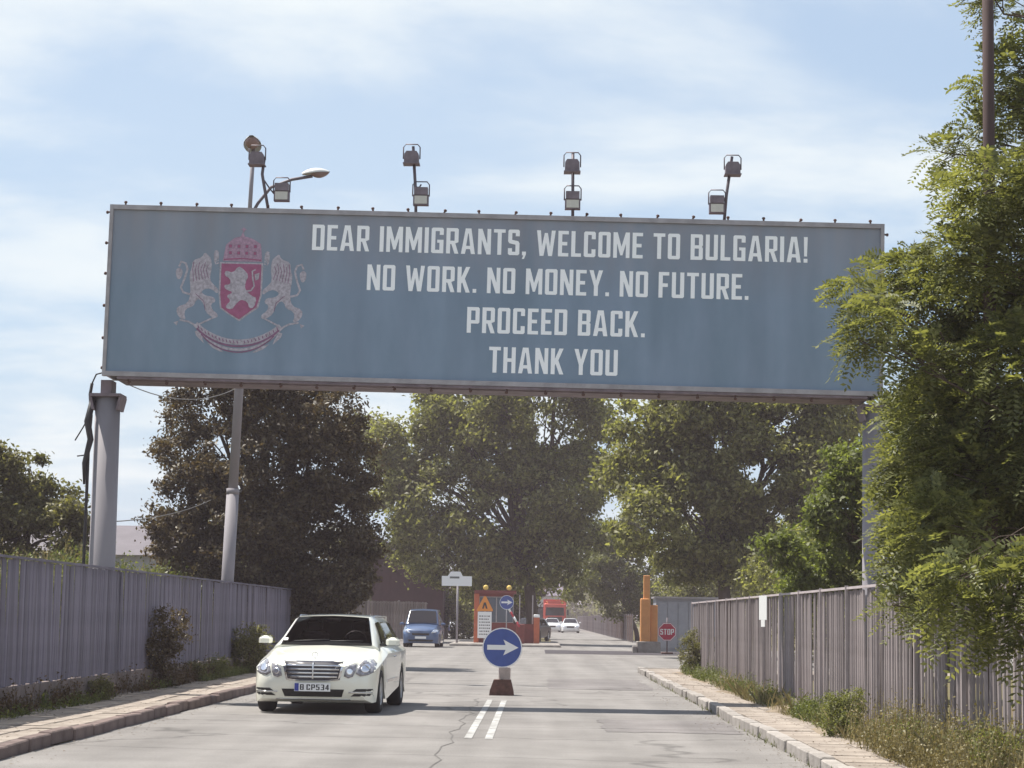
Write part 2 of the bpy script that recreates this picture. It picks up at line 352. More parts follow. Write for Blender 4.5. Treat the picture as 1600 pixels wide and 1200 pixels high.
# ------------------------------------------------------------------ lettering drawn as outlines
def glyphs():
    s, h, c = 0.155, 0.135, 0.05
    G = {}
    def box_(x0,z0,x1,z1): return [(x0,z0),(x1,z0),(x1,z1),(x0,z1)]
    def ch(x0,z0,x1,z1,k): return [(x0+k,z0),(x1-k,z0),(x1,z0+k),(x1,z1-k),(x1-k,z1),(x0+k,z1),(x0,z1-k),(x0,z0+k)]
    w = 0.47
    G['O'] = (w, [[ch(0,0,w,1,c), box_(s,h,w-s,1-h)]])
    G['D'] = (w, [[[(0,0),(w-c,0),(w,c),(w,1-c),(w-c,1),(0,1)], box_(s,h,w-s,1-h)]])
    G['I'] = (s, [[box_(0,0,s,1)]])
    e = 0.40
    G['E'] = (e, [[[(0,0),(e,0),(e,h),(s,h),(s,.43),(e-.05,.43),(e-.05,.57),(s,.57),(s,1-h),(e,1-h),(e,1),(0,1)]]])
    G['F'] = (e, [[[(0,0),(s,0),(s,.42),(e-.05,.42),(e-.05,.56),(s,.56),(s,1-h),(e,1-h),(e,1),(0,1)]]])
    G['L'] = (e-.02, [[[(0,0),(e-.02,0),(e-.02,h),(s,h),(s,1),(0,1)]]])
    t = 0.45
    G['T'] = (t, [[[(t/2-s/2,0),(t/2+s/2,0),(t/2+s/2,1-h),(t,1-h),(t,1),(0,1),(0,1-h),(t/2-s/2,1-h)]]])
    G['H'] = (w, [[[(0,0),(s,0),(s,.43),(w-s,.43),(w-s,0),(w,0),(w,1),(w-s,1),(w-s,.57),(s,.57),(s,1),(0,1)]]])
    G['U'] = (w, [[[(c,0),(w-c,0),(w,c),(w,1),(w-s,1),(w-s,h),(s,h),(s,1),(0,1),(0,c)]]])
    G['C'] = (w-.02, [[[(c,0),(w-.02-c,0),(w-.02,c),(w-.02,.31),(w-.02-s,.31),(w-.02-s,h),(s,h),(s,1-h),(w-.02-s,1-h),(w-.02-s,.70),(w-.02,.70),(w-.02,1-c),(w-.02-c,1),(c,1),(0,1-c),(0,c)]]])
    G['G'] = (w, [[[(c,0),(w,0),(w,.53),(w*.48,.53),(w*.48,.41),(w-s,.41),(w-s,h),(s,h),(s,1-h),(w-s,1-h),(w-s,.72),(w,.72),(w,1-c),(w-c,1),(c,1),(0,1-c),(0,c)]]])
    a = 0.54
    G['A'] = (a, [[[(0,0),(s,0),(s+.04,.19),(a-s-.04,.19),(a-s,0),(a,0),(a/2+.11,1),(a/2-.11,1)], [(a/2-.075,.32),(a/2+.075,.32),(a/2+.01,.80),(a/2-.01,.80)]]])
    G['P'] = (w, [[[(0,0),(s,0),(s,.36),(w-c,.36),(w,.36+c),(w,1-c),(w-c,1),(0,1)], box_(s,.36+h,w-s,1-h)]])
    G['R'] = (w, [[[(0,0),(s,0),(s,.37),(.20,.37),(w-s+.01,0),(w+.01,0),(w-.12,.40),(w,.45),(w,1-c),(w-c,1),(0,1)], box_(s,.37+h,w-s,1-h)]])
    G['B'] = (w, [[[(0,0),(w-c,0),(w,c),(w,.47),(w-.04,.51),(w,.56),(w,1-c),(w-c,1),(0,1)], box_(s,h,w-s,.44), box_(s,.57,w-s,1-h)]])
    m = 0.63
    G['M'] = (m, [[[(0,0),(.145,0),(.145,.56),(.27,.10),(.36,.10),(m-.145,.56),(m-.145,0),(m,0),(m,1),(m-.16,1),(m/2,.44),(.16,1),(0,1)]]])
    n = 0.50
    G['N'] = (n, [[[(0,0),(.145,0),(.145,.58),(n-.16,0),(n,0),(n,1),(n-.145,1),(n-.145,.42),(.16,1),(0,1)]]])
    G['W'] = (.72, [[[(.12,0),(.27,0),(.36,.52),(.45,0),(.60,0),(.72,1),(.57,1),(.515,.38),(.42,.90),(.30,.90),(.205,.38),(.15,1),(0,1)]]])
    q = 0.44
    G['S'] = (q, [[[(c,0),(q-c,0),(q,c),(q,.47),(q-c,.55),(s,.60),(s,1-h),(q-s,1-h),(q-s,.74),(q,.74),(q,1-c),(q-c,1),(c,1),(0,1-c),(0,.53),(c,.46),(q-s,.41),(q-s,h),(s,h),(s,.27),(0,.27),(0,c)]]])
    G['K'] = (.49, [[[(0,0),(s,0),(s,.33),(.185,.40),(.33,0),(.49,0),(.29,.54),(.48,1),(.32,1),(s,.60),(s,1),(0,1)]]])
    G['Y'] = (.52, [[[(.26-s/2,0),(.26+s/2,0),(.26+s/2,.38),(.52,1),(.36,1),(.26,.60),(.16,1),(0,1),(.26-s/2,.38)]]])
    G['.'] = (.14, [[box_(0,0,.14,.15)]])
    G[','] = (.15, [[[(0,-.14),(.08,-.14),(.15,.04),(.15,.15),(0,.15),(0,0),(.05,0)]]])
    G['!'] = (.15, [[box_(0,0,.15,.15)], [[(.02,.24),(.13,.24),(.15,1),(0,1)]]])
    G['5'] = (q, [[[(c,0),(q-c,0),(q,c),(q,.60),(s,.60),(s,1-h),(q,1-h),(q,1),(0,1),(0,.47),(q-s,.47),(q-s,h),(s,h),(s,.22),(0,.22),(0,c)]]])
    G['3'] = (q, [[[(0,0),(q-c,0),(q,c),(q,.46),(q-.05,.51),(q,.56),(q,1-c),(q-c,1),(0,1),(0,1-h),(q-s,1-h),(q-s,.57),(.1,.57),(.1,.44),(q-s,.44),(q-s,h),(0,h)]]])
    G['4'] = (q, [[[(q-s-.05,0),(q-.05,0),(q-.05,.2),(q,.2),(q,.34),(q-.05,.34),(q-.05,1),(q-.2,1),(0,.36),(0,.2),(q-s-.05,.2)], [(.13,.34),(q-s-.05,.34),(q-s-.05,.72)]]])
    return G
GLY = glyphs()
def text_mb(txt, x0, x1, z0, hgt, y=0.0, gap=0.105, space=0.30):
    """letters fitted between x0 and x1, base line at z0"""
    tot = 0; items = []
    for chx in txt:
        if chx == ' ': tot += space; continue
        wd, loops = GLY[chx]; items.append((tot, loops)); tot += wd+gap
    tot -= gap; k = (x1-x0)/tot
    mb = MB()
    for off, loops in items:
        for polys in loops: mb.flat([[(x0+(off+x)*k, z0+z*hgt) for x,z in p] for p in polys], y)
    return mb
def stroke(mb, pts, w, y):
    P = [Vector((a,b)) for a,b in pts]; L=[]; Rr=[]
    for i,p in enumerate(P):
        d=(P[min(i+1,len(P)-1)]-P[max(i-1,0)]).normalized(); nrm=Vector((-d.y,d.x))*w/2
        L.append(p+nrm); Rr.append(p-nrm)
    for i in range(len(P)-1):
        mb.add([(q.x,y,q.y) for q in (Rr[i],Rr[i+1],L[i+1],L[i])], [(0,1,2,3)])
    return mb

# ------------------------------------------------------------------ billboard
W, H, TILT = 12.95, 2.85, 0.0125
M_GALV = mat('galvanised_steel', (0.34,0.32,0.33), 0.55, metal=0.35, var=0.18, scale=3, spec=0.4)
M_RUST = mat('rusty_steel', (0.11,0.065,0.055), 0.85, var=0.35, scale=6, bump=0.2, spec=0.2)
M_VINYL = mat('faded_blue_vinyl', (0.190,0.262,0.340), 0.6, var=0.07, scale=1.3, col2=(0.220,0.288,0.378), spec=0.3, bump=0.05, bscale=5, stretch=(1,1,0.35))
def weather(m):                                           # rain dirt running down from the top edge, grey sun bleaching
    t = m.node_tree; b = t.nodes['Principled BSDF']; src = b.inputs['Base Color'].links[0].from_socket
    g = t.nodes.new('ShaderNodeTexCoord')
    mp = t.nodes.new('ShaderNodeMapping'); mp.inputs['Scale'].default_value = (2.2,1,0.10); t.links.new(g.outputs['Object'], mp.inputs[0])
    n = t.nodes.new('ShaderNodeTexNoise'); n.inputs['Scale'].default_value = 1.5; n.inputs['Detail'].default_value = 5; t.links.new(mp.outputs[0], n.inputs['Vector'])
    sx = t.nodes.new('ShaderNodeSeparateXYZ'); t.links.new(g.outputs['Object'], sx.inputs[0])
    r = t.nodes.new('ShaderNodeMapRange'); r.inputs['From Min'].default_value = -1.4; r.inputs['From Max'].default_value = 0.0
    r.inputs['To Min'].default_value = 0.0; r.inputs['To Max'].default_value = 1.0; t.links.new(sx.outputs[2], r.inputs['Value'])
    ml = t.nodes.new('ShaderNodeMath'); ml.operation='MULTIPLY'; t.links.new(r.outputs[0], ml.inputs[0]); t.links.new(n.outputs['Fac'], ml.inputs[1])
    mx = t.nodes.new('ShaderNodeMix'); mx.data_type='RGBA'; t.links.new(ml.outputs[0], mx.inputs['Factor']); t.links.new(src, mx.inputs['A'])
    mx.inputs['B'].default_value = (0.31,0.28,0.29,1)
    mpb = t.nodes.new('ShaderNodeMapping'); mpb.inputs['Scale'].default_value = (1.1,1,0.02); t.links.new(g.outputs['Object'], mpb.inputs[0])   # printed strips faded unevenly
    nb = t.nodes.new('ShaderNodeTexNoise'); nb.inputs['Scale'].default_value = 1.4; nb.inputs['Detail'].default_value = 2; t.links.new(mpb.outputs[0], nb.inputs['Vector'])
    rb_ = t.nodes.new('ShaderNodeMapRange'); rb_.inputs['From Min'].default_value = 0.3; rb_.inputs['From Max'].default_value = 0.7; rb_.inputs['To Min'].default_value = 0.90; rb_.inputs['To Max'].default_value = 1.10; t.links.new(nb.outputs['Fac'], rb_.inputs['Value'])
    mb_ = t.nodes.new('ShaderNodeMix'); mb_.data_type='RGBA'; mb_.blend_type='MULTIPLY'; mb_.inputs['Factor'].default_value = 1; t.links.new(mx.outputs['Result'], mb_.inputs['A']); t.links.new(rb_.outputs[0], mb_.inputs['B'])
    t.links.new(mb_.outputs['Result'], b.inputs['Base Color'])
weather(M_VINYL)
M_WHITE = mat('white_lettering', (0.93,0.94,0.95), 0.55, spec=0.3)
M_PALE = mat('faded_emblem_pale', (0.385,0.355,0.40), 0.7, var=0.30, scale=20)
M_ERED = mat('faded_emblem_red', (0.315,0.095,0.185), 0.7, var=0.15, scale=10)
M_EPUR = mat('faded_emblem_purple', (0.22,0.11,0.19), 0.7, var=0.15, scale=10)
ORG = Vector((-7.255, 34.8, 8.21))
bill = thing('billboard', 'long faded blue billboard with white lettering and coat of arms spanning the road', 'billboard', (-0.8, 35.4, 0))
bi = Vector(bill.location)
def bpart(name, mb, m, parent=bill, raw=False):
    o = (sheet if raw else add)(name, mb, m, parent)
    if parent is bill: o.location = ORG-bi; o.rotation_euler = (0, TILT, 0)
    return o
bpart('face_panel', MB().box(0.06, W-0.06, 0.0, 0.05, -H+0.06, -0.06), M_VINYL)
fr = MB()
fr.box(0.061, W-0.061, -0.035, 0.08, -0.058, 0.02); fr.box(0.061, W-0.061, -0.05, 0.08, -H-0.02, -H+0.058)
bpart('frame_rail', fr, M_GALV)
for x in (0, W-0.06): bpart('frame_stile', MB().box(x, x+0.06, -0.04, 0.08, -H-0.02, 0.02), M_GALV)
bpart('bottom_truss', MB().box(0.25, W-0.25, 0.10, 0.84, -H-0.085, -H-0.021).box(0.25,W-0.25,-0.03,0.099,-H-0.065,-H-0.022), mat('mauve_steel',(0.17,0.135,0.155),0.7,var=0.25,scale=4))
bpart('rear_panel', MB().box(0.0, W, 0.85, 0.92, -H, 0.0), M_GALV)
bpart('top_deck', MB().box(0.02, W-0.02, 0.081, 0.849, -0.06, -0.02), M_RUST)
for x in (0.02, W-0.06): bpart('end_cap', MB().box(x, x+0.04, 0.081, 0.849, -H, -0.061), M_GALV)
sm = MB().lathe([(0.0,0.075),(0.022,0.07),(0.03,0.045),(0.016,0.03),(0.016,0.0)], 8).mesh('edge_stud'); fix_normals(sm); sm.materials.append(M_RUST)
k = 0
for i in range(22):
    o = add('edge_stud', sm, None, bill); o.location = ORG-bi+Vector((0.25+i*0.594, 0.02, 0.02-(0.25+i*0.594)*TILT)); o.rotation_euler=(0.0,TILT+random.gauss(0,0.25),0)
for i in range(6):
    o = add('edge_stud', sm, None, bill); o.location = ORG-bi+Vector((0.0, 0.02, -0.1-i*0.53)); o.rotation_euler=(0,-math.pi/2+random.gauss(0,0.2),0)
    o = add('edge_stud', sm, None, bill); o.location = ORG-bi+Vector((W, 0.02, -0.15-i*0.53-W*TILT)); o.rotation_euler=(0,math.pi/2+random.gauss(0,0.2),0)
for i in range(20):
    o = add('edge_stud', sm, None, bill); o.location = ORG-bi+Vector((0.4+i*0.63, 0.0, -H-0.07-(0.4+i*0.63)*TILT)); o.rotation_euler=(math.pi,random.gauss(0,0.3),0)
PX = W/1212.0
for txt, xa, xb, top in (('DEAR IMMIGRANTS, WELCOME TO BULGARIA!',489,1263,21.5), ('NO WORK. NO MONEY. NO FUTURE.',577,1172,82.5), ('PROCEED BACK.',735,1012,145.5), ('THANK YOU',771,971,207)):
    bpart('lettering', text_mb(txt, (xa-170)*PX, (xb-170)*PX, -(top+40.5)*PX, 40.5*PX, -0.004), M_WHITE, raw=True)
# coat of arms, drawn in its own units and scaled onto the board
ES = PX/5.217; EX, EZ = (379.8-170)*PX, -1.368
def chaikin(p, it=2):
    for _ in range(it):
        q = []
        for (ax,az),(bx,bz) in zip(p, p[1:]+p[:1]): q += [(ax*.75+bx*.25, az*.75+bz*.25), (ax*.25+bx*.75, az*.25+bz*.75)]
        p = q
    return p
def e(pts, mirror=False):
    return [((EX+((1250-x if mirror else x)-625)*ES), EZ-(z-600)*ES) for x,z in pts]
em = MB(); em.flat([e([(448,374),(802,374),(802,640),(776,745),(704,797),(625,858),(538,806),(464,755),(448,640)])], -0.003)
emblem = bpart('coat_of_arms', em, M_PALE, raw=True)
def epart(name, mb, m): return sheet(name, mb, m, emblem)
epart('shield', MB().flat([e([(462,386),(788,386),(788,640),(762,736),(696,786),(623,842),(542,796),(476,748),(462,640)])], -0.006), M_ERED)
lion = MB().flat([e(chaikin([(600,405),(640,425),(690,480),(662,540),(664,600),(722,650),(762,662),(742,745),(702,750),(690,700),(640,680),(618,692),(590,722),(562,765),(508,752),(520,722),(552,690),(508,652),(572,622),(500,598),(490,562),(542,558),(540,512),(488,482),(498,442),(560,462)],1))], -0.009)
stroke(lion, e([(672,610),(712,604),(736,565),(722,500),(716,445),(742,430)]), 12*ES, -0.0095); lion.flat([e([(735,470),(775,455),(770,510),(745,520)])], -0.009)
epart('shield_lion', lion, M_PALE)
LION = [(225,365),(300,340),(320,295),(350,320),(375,345),(385,420),(370,520),(402,560),(448,602),(440,640),(395,602),(350,592),(302,622),(340,655),(410,662),(430,700),(388,722),(402,770),(447,800),(447,835),(400,830),(350,790),(330,722),(290,680),(262,702),(250,742),(182,770),(176,822),(192,850),(150,852),(110,802),(116,750),(200,722),(220,642),(212,560),(203,480),(220,430)]
TAIL = [(216,646),(160,632),(138,592),(165,520),(186,440),(170,392),(132,378),(116,420)]
TUFT = [(88,448),(120,425),(150,455),(140,505),(122,530),(98,512)]
for mir in (False, True):
    l = MB().flat([e(chaikin(LION,1), mir)], -0.003); stroke(l, e(TAIL, mir), 17*ES, -0.0045); l.flat([e(chaikin(TUFT), mir)], -0.0035)
    epart('supporter_lion', l, M_PALE)
    mn = MB()
    for q in range(6): stroke(mn, e([(235+q*24,380+q%2*20),(228+q*22,440),(240+q*24,540-q*6)], mir), 5*ES, -0.006)
    stroke(mn, e([(260,640),(330,700),(345,770)], mir), 5*ES, -0.006)
    epart('mane_line', mn, M_EPUR)['kind'] = 'stuff'
    tw = MB().flat([e([(372,1040),(430,1058),(508,1112),(480,1110),(420,1082)], mir)], -0.003)
    tw.flat([e([(268,950),(296,940),(330,1000),(345,1045),(318,1020),(280,985)], mir)], -0.003); tw.flat([e([(90,880),(130,868),(118,905)], mir)], -0.003); tw.flat([e([(395,300),(430,285),(440,340),(420,360),(415,400),(400,370)], mir)], -0.003)
    stroke(tw, e([(140,858),(215,872),(262,896),(330,965)], mir), 15*ES, -0.0042); stroke(tw, e([(447,818),(380,850),(300,890)], mir), 13*ES, -0.0054)
    for q in range(7): tw.flat([e([(398+q*7+(q%2)*14,285+q*24),(420+q*5,275+q*24),(440,300+q*22),(415,306+q*22)], mir)], -0.0031)
    epart('oak_twig', tw, M_PALE)
cw = MB().flat([e([(470,366),(492,230),(560,172),(610,158),(626,120),(642,158),(700,172),(778,218),(792,366)])]+[e([(cx-14,cz-16),(cx+14,cz-16),(cx+14,cz+16),(cx-14,cz+16)]) for cx in (530,598,664,732) for cz in (240,296)], -0.003)
stroke(cw, e([(633,85),(633,122)]), 14*ES, -0.0045); stroke(cw, e([(612,100),(654,100)]), 11*ES, -0.006)
epart('crown', cw, mat('faded_emblem_pink', (0.36,0.235,0.32), 0.7, var=0.25, scale=22))
cd = MB()
for cx in (530,598,664,732):
    for cz in (240,296): cd.flat([e([(cx-12,cz-13),(cx+12,cz-13),(cx+12,cz+13),(cx-12,cz+13)])], -0.0055)
stroke(cd, e([(480,352),(625,340),(785,352)]), 10*ES, -0.007)
epart('crown_jewel', cd, M_ERED)['kind'] = 'stuff'
arc = lambda dz, a0=270, a1=965: [(a0+(a1-a0)*i/16, 890+dz+140*(1-((i-8)/8)**2)**0.9) for i in range(17)]
rb = stroke(MB(), e(arc(0)), 44*ES, -0.004); stroke(rb, e(arc(62,300,935)), 20*ES, -0.005); epart('ribbon', rb, M_PALE)
rl = stroke(MB(), e(arc(34,282,953)), 16*ES, -0.008); stroke(rl, e(arc(82,320,915)), 10*ES, -0.009)
aa = arc(0)
for i in range(23):
    f_ = 0.6+i*(14.8/22); a0_ = int(f_); u_ = f_-a0_; x_ = aa[a0_][0]*(1-u_)+aa[a0_+1][0]*u_; z_ = aa[a0_][1]*(1-u_)+aa[a0_+1][1]*u_
    if i != 12: stroke(rl, e([(x_-4,z_-11),(x_+4,z_+11)]), 8*ES, -0.012)
epart('ribbon_lettering', rl, M_EPUR)

# posts of the billboard
M_POST = mat('post_paint', (0.265,0.245,0.262), 0.65, var=0.12, scale=1.4, spec=0.3, stretch=(1,1,0.25))
for px_, lab in ((-7.27, 'grey tubular post with rusty cap and black cable bundle'), (5.60, 'grey tubular post half hidden in foliage')):
    po = add('post', MB().lathe([(0,0),(0.225,0),(0.222,1.9),(0.226,1.91),(0.22,1.93),(0.208,5.02),(0,5.02)], 24), M_POST, bill, Vector((px_,35.25,0))-bi); po['label']=lab
    cp = MB().box(-0.26,0.26,-0.27,0.27,5.02,5.07)
    for a in (-0.2,0.2): cp.prism([(a-0.02+(-0.05 if a<0 else 0.05),5.02),(a+0.02+(-0.05 if a<0 else 0.05),5.02),(a+0.02,4.80),(a-0.02,4.80)], -0.25, 0.25)
    cp.box(-0.09,0.09,-0.2,0.2,5.071,5.30 if px_<0 else 5.09)
    add('cap_plate', cp, MATS['mauve_steel'], po)
# black cables down the left post
cb = MB(); cx_, cy_ = -7.55, 35.16
cb.tube([(cx_+0.02,cy_,5.25),(cx_-0.0,cy_-0.03,5.06),(cx_+0.03,cy_-0.02,4.7),(cx_-0.0,cy_,4.2),(cx_+0.0,cy_-0.01,3.4),(cx_-0.01,cy_,2.4),(cx_,cy_,0.3)], 0.028, 6)
cb.tube([(cx_+0.06,cy_-0.05,5.0),(cx_-0.02,cy_-0.06,4.6),(cx_+0.04,cy_-0.05,4.3),(cx_-0.05,cy_-0.05,3.9),(cx_-0.04,cy_-0.05,3.55)], [0.05,0.06,0.055,0.04,0.02], 6)
cb.tube([(cx_+0.02,cy_,4.75),(cx_-0.1,cy_-0.03,4.5),(cx_-0.22,cy_-0.05,4.28)], 0.012, 5)
cb.tube([(cx_-0.0,cy_,4.05),(cx_-0.18,cy_-0.03,4.02)], 0.012, 5)
cb.tube([(-7.25,34.9,5.42),(-7.42,34.95,5.38),(-7.52,35.05,5.2),(cx_,cy_,5.0)], 0.014, 5)
tag(add('cable_bundle', cb, mat('black_cable', (0.02,0.018,0.022), 0.6)), 'loose black cables strapped down the left billboard post', 'cable')
def wire(pts, lab, r=0.012):
    mb = MB(); a, b, sag = pts; a=Vector(a); b=Vector(b)
    mb.tube([a.lerp(b,t/14)-Vector((0,0,sag*4*(t/14)*(1-t/14))) for t in range(15)], r, 5)
    tag(add('overhead_wire', mb, mat('old_wire', (0.16,0.15,0.14), 0.7)), lab, 'wire')
wire(((-7.15,35.4,5.35),(-6.88,47.9,6.6),0.32), 'thin sagging wire running from left billboard post to street lamp pole', 0.010)
wire(((-7.2,35.5,2.95),(-9.0,58.0,4.55),0.12), 'thin low wire running from left billboard post into the dark tree', 0.010)

# ------------------------------------------------------------------ floodlight stands on the billboard
M_LAMP = mat('floodlight_housing', (0.16,0.13,0.15), 0.6, var=0.2, scale=8)
M_GLASSL = mat('floodlight_glass', (0.55,0.53,0.47), 0.25, var=0.08, scale=10)
M_THIN = mat('dark_steel_tube', (0.12,0.10,0.115), 0.6, metal=0.3)
def flood(root, x, z, up, s=1.0):
    """up=True: seen from behind, lens turned down and away; otherwise lens to the road side"""
    y = -0.02
    b = MB()
    if up:
        b.prism([(-0.125,-0.10),(0.125,-0.10),(0.12,0.05),(0.085,0.10),(-0.085,0.10),(-0.12,0.05)], -0.10, 0.10)
        b.box(-0.14,0.14,-0.125,0.125,-0.12,-0.102)
    else:
        b.prism([(-0.115,0.0),(0.115,0.0),(0.115,0.13),(-0.115,0.13)], -0.06, 0.12)
        b.prism([(-0.13,-0.17),(0.13,-0.17),(0.13,0.005),(-0.13,0.005)], -0.03, 0.10)
    h = add('lamp_housing', b, M_LAMP, root, (x,y,z))
    if not up: add('lamp_lens', MB().box(-0.105,0.105,-0.045,-0.0305,-0.15,-0.015), M_GLASSL, h)
    br = MB(); br.tube([(-0.14,0,-0.02),(-0.14,0,0.18),(-0.10,0,0.23),(0.10,0,0.23),(0.14,0,0.18),(0.14,0,-0.02)], 0.011, 5)
    add('yoke', br, M_THIN, h)
def stand(loc, label, pole, lamps, arms):
    t = thing('floodlight_stand', label, 'floodlight', loc, 0, 'floodlight stands along the top of the billboard')
    m = MB().tube(pole, 0.026, 8); m.box(-0.09,0.09,-0.08,0.08,0,0.03); add('pole', m, M_THIN, t)
    for a in arms: add('arm', MB().tube(a, 0.014, 6), M_THIN, t)
    for x,z,up in lamps: flood(t, x, z, up)
    return t
stand((-4.62,35.0,8.165), 'floodlight stand beside the street lamp, one lamp high on a bent pole', [(0,0,0),(-0.09,0,0.45),(-0.13,0,0.66),(-0.10,0,0.95)], [(-0.22,0.92,True),(0.21,0.37,False)], [[(-0.09,0,0.55),(0.0,-0.01,0.42),(0.10,-0.02,0.30)],[(-0.12,0,0.9),(-0.2,0,0.93)]])
stand((-2.14,35.0,8.135), 'floodlight stand above the word immigrants, second from the left', [(0,0,0),(-0.01,0,0.4),(-0.07,0,1.20)], [(-0.09,1.00,True),(0.08,0.36,False)], [[(-0.015,0,0.5),(0.05,0,0.5),(0.08,0,0.55)]])
stand((0.50,35.0,8.10), 'straight floodlight stand with both lamps in line, third from the left', [(0,0,0),(-0.01,0,1.16)], [(-0.02,0.93,True),(-0.005,0.36,False)], [[(0,0.01,0.55),(0,-0.05,0.58)]])
stand((3.04,35.0,8.07), 'rightmost floodlight stand leaning right with its lower lamp on the left', [(0,0,0),(0.04,0,0.5),(0.13,0,1.16)], [(0.14,0.95,True),(-0.12,0.35,False)], [[(0.04,0,0.52),(-0.0,0,0.42),(-0.04,0,0.30)],[(0.01,0,0.1),(-0.02,0,0.34),(-0.05,0,0.38)]])

# ------------------------------------------------------------------ street lamp behind the billboard
sl = thing('street_lamp', 'tall leaning grey street lamp with two heads rising behind the billboard', 'street lamp', (-7.10,48.0,0)); sl.scale=(1.062,1.062,1.062)
lean = 0.30/10.0
def lp(z): return (lean*z, 0, z)
add('pole', MB().tube([lp(0),lp(3.95)], 0.135, 16).tube([lp(3.90),lp(4.02)], 0.14, 16).tube([lp(4.0),lp(9.9)], [0.105,0.085], 16).tube([lp(9.85),lp(11.4)],0.045,10), M_POST, sl)
add('arm', MB().tube([(lean*9.95+0.02,0,9.95),(lean*10+0.18,0,10.25),(lean*10+0.45,0,10.6),(lean*10+0.9,0,10.78),(lean*10+1.35,0,10.86)], 0.035, 8), M_THIN, sl)
def head(loc, rot):
    up = MB(); n=16
    for i in range(7):
        t=i/6; 
        for k in range(n):
            a=math.pi*k/(n-1); up.v.append((-0.30+0.6*t, math.cos(a)*0.165*math.sin(math.pi*min(0.97,max(0.03,t*0.94+0.05)))**0.55, math.sin(a)*0.12*math.sin(math.pi*min(0.97,max(0.03,t*0.94+0.05)))**0.6))
    for i in range(6):
        for k in range(n-1): up.f.append((i*n+k,i*n+k+1,(i+1)*n+k+1,(i+1)*n+k)); up.sm.append(True)
    h = sheet('lamp_head', up, mat('lamp_head_white', (0.62,0.62,0.60), 0.45), sl, loc, rot)
    lo = MB()
    for i in range(7):
        t=i/6
        for k in range(n):
            a=math.pi*k/(n-1); q=math.sin(math.pi*min(0.97,max(0.03,t*0.94+0.05))); lo.v.append((-0.10+0.38*t, math.cos(a)*0.13*q**0.6, -0.004-math.sin(a)*0.10*q**0.6))
    for i in range(6):
        for k in range(n-1): lo.f.append((i*n+k,i*n+k+1,(i+1)*n+k+1,(i+1)*n+k)); lo.sm.append(True)
    sheet('lamp_lens', lo, mat('lamp_lens_brown', (0.22,0.14,0.125), 0.35), h); return h
head((1.72,0,10.92), (0,-0.10,0))
head((lean*11.4+0.0,-0.16,11.50), (0,-0.62,-math.pi/2)).scale=(0.85,1.2,1.15)
add('arm', MB().tube([lp(11.3),(lean*11.4,-0.02,11.44),(lean*11.4,-0.06,11.48)],0.04,8), M_THIN, sl)
# ------------------------------------------------------------------ fences
M_FENL = mat('fence_paint_grey', (0.146,0.132,0.172), 0.7, var=0.16, scale=1.6, spec=0.3, col2=(0.220,0.200,0.25), stretch=(1,1,0.5), orand=0.22)
M_FENR = mat('fence_paint_mauve', (0.185,0.155,0.155), 0.7, var=0.18, scale=1.6, spec=0.3, col2=(0.29,0.25,0.245), stretch=(1,1,0.5), orand=0.25)
M_RAILR = mat('fence_rail_pale', (0.34,0.295,0.295), 0.6, var=0.15, scale=3, orand=0.2)
M_PLIN = mat('plinth_concrete', (0.20,0.165,0.155), 0.95, var=0.25, scale=2.5, bump=0.4, bscale=20, spec=0.1)
def slat_mesh(w, t, h, name, m):
    mb = MB()                                            # folded strip: front face with two bent edges
    prof = [(-t,-w/2),(0,-w/2+0.012),(0,w/2-0.012),(-t,w/2),(-t-0.006,w/2-0.004),(-0.008,w/2-0.016),(-0.008,-w/2+0.016),(-t-0.006,-w/2+0.004)]
    n = len(prof)
    mb.add([(x,y,0) for x,y in prof]+[(x,y,h) for x,y in prof], [(i,(i+1)%n,n+(i+1)%n,n+i) for i in range(n)]+[(0,1,6,7),(1,2,5,6),(2,3,4,5),(n,n+7,n+6,n+1),(n+1,n+6,n+5,n+2),(n+2,n+5,n+4,n+3)])
    me = mb.mesh(name); fix_normals(me); me.materials.append(m); return me
def fence(label, x, y0, y1, top, base, pitch, w, t, m, side, post_m, rail_m, xfun=None, ground=0.0, rail_out=True):
    """side=+1: the face looks to +x"""
    root = thing('metal_fence', label, 'fence', (x, (y0+y1)/2, 0))
    yc = (y0+y1)/2
    me = slat_mesh(w, t, top-base-0.03, 'slat', m)
    y = y0+pitch/2
    while y < y1:
        o = add('slat', me, None, root, (random.gauss(0,0.004), y-yc, base+random.gauss(0,0.010)), (random.gauss(0,0.007), random.gauss(0,0.007), (0 if side>0 else math.pi)+random.gauss(0,0.06))); y += pitch
    ph = MB().box(-0.02,0.02,-0.02,0.02,ground,top+0.03).mesh('post'); fix_normals(ph); ph.materials.append(post_m)
    y = y0
    while y <= y1+0.01:
        add('post', ph, None, root, (side*(0.025 if rail_out else -0.075), y-yc, 0)); y += 2.5
    rl = MB().box(-0.02,0.02,y0-yc,y1-yc,top-0.02,top+0.012); add('top_rail', rl, rail_m, root, (side*0.012,0,0))
    add('bottom_rail', MB().box(-0.02,0.02,y0-yc,y1-yc,base+0.08,base+0.12), rail_m, root, (-side*0.055,0,0))
    return root, yc
fl, yc = fence('long grey vertical slat fence in shade along the left pavement', -6.87, 22, 59, 2.14, 0.46, 0.135, 0.128, 0.014, M_FENL, 1, M_FENL, M_FENL, rail_out=False)
add('plinth', MB().box(-0.13,0.08,22-yc,59-yc,0,0.45), M_PLIN, fl)
frr, yc = fence('sunlit mauve steel slat fence along the right pavement', 4.02, 15, 55, 1.90, 0.28, 0.185, 0.088, 0.018, M_FENR, -1, M_RAILR, M_RAILR)
add('plinth', MB().box(-0.09,0.12,15-yc,55-yc,0,0.27), M_PLIN, frr)
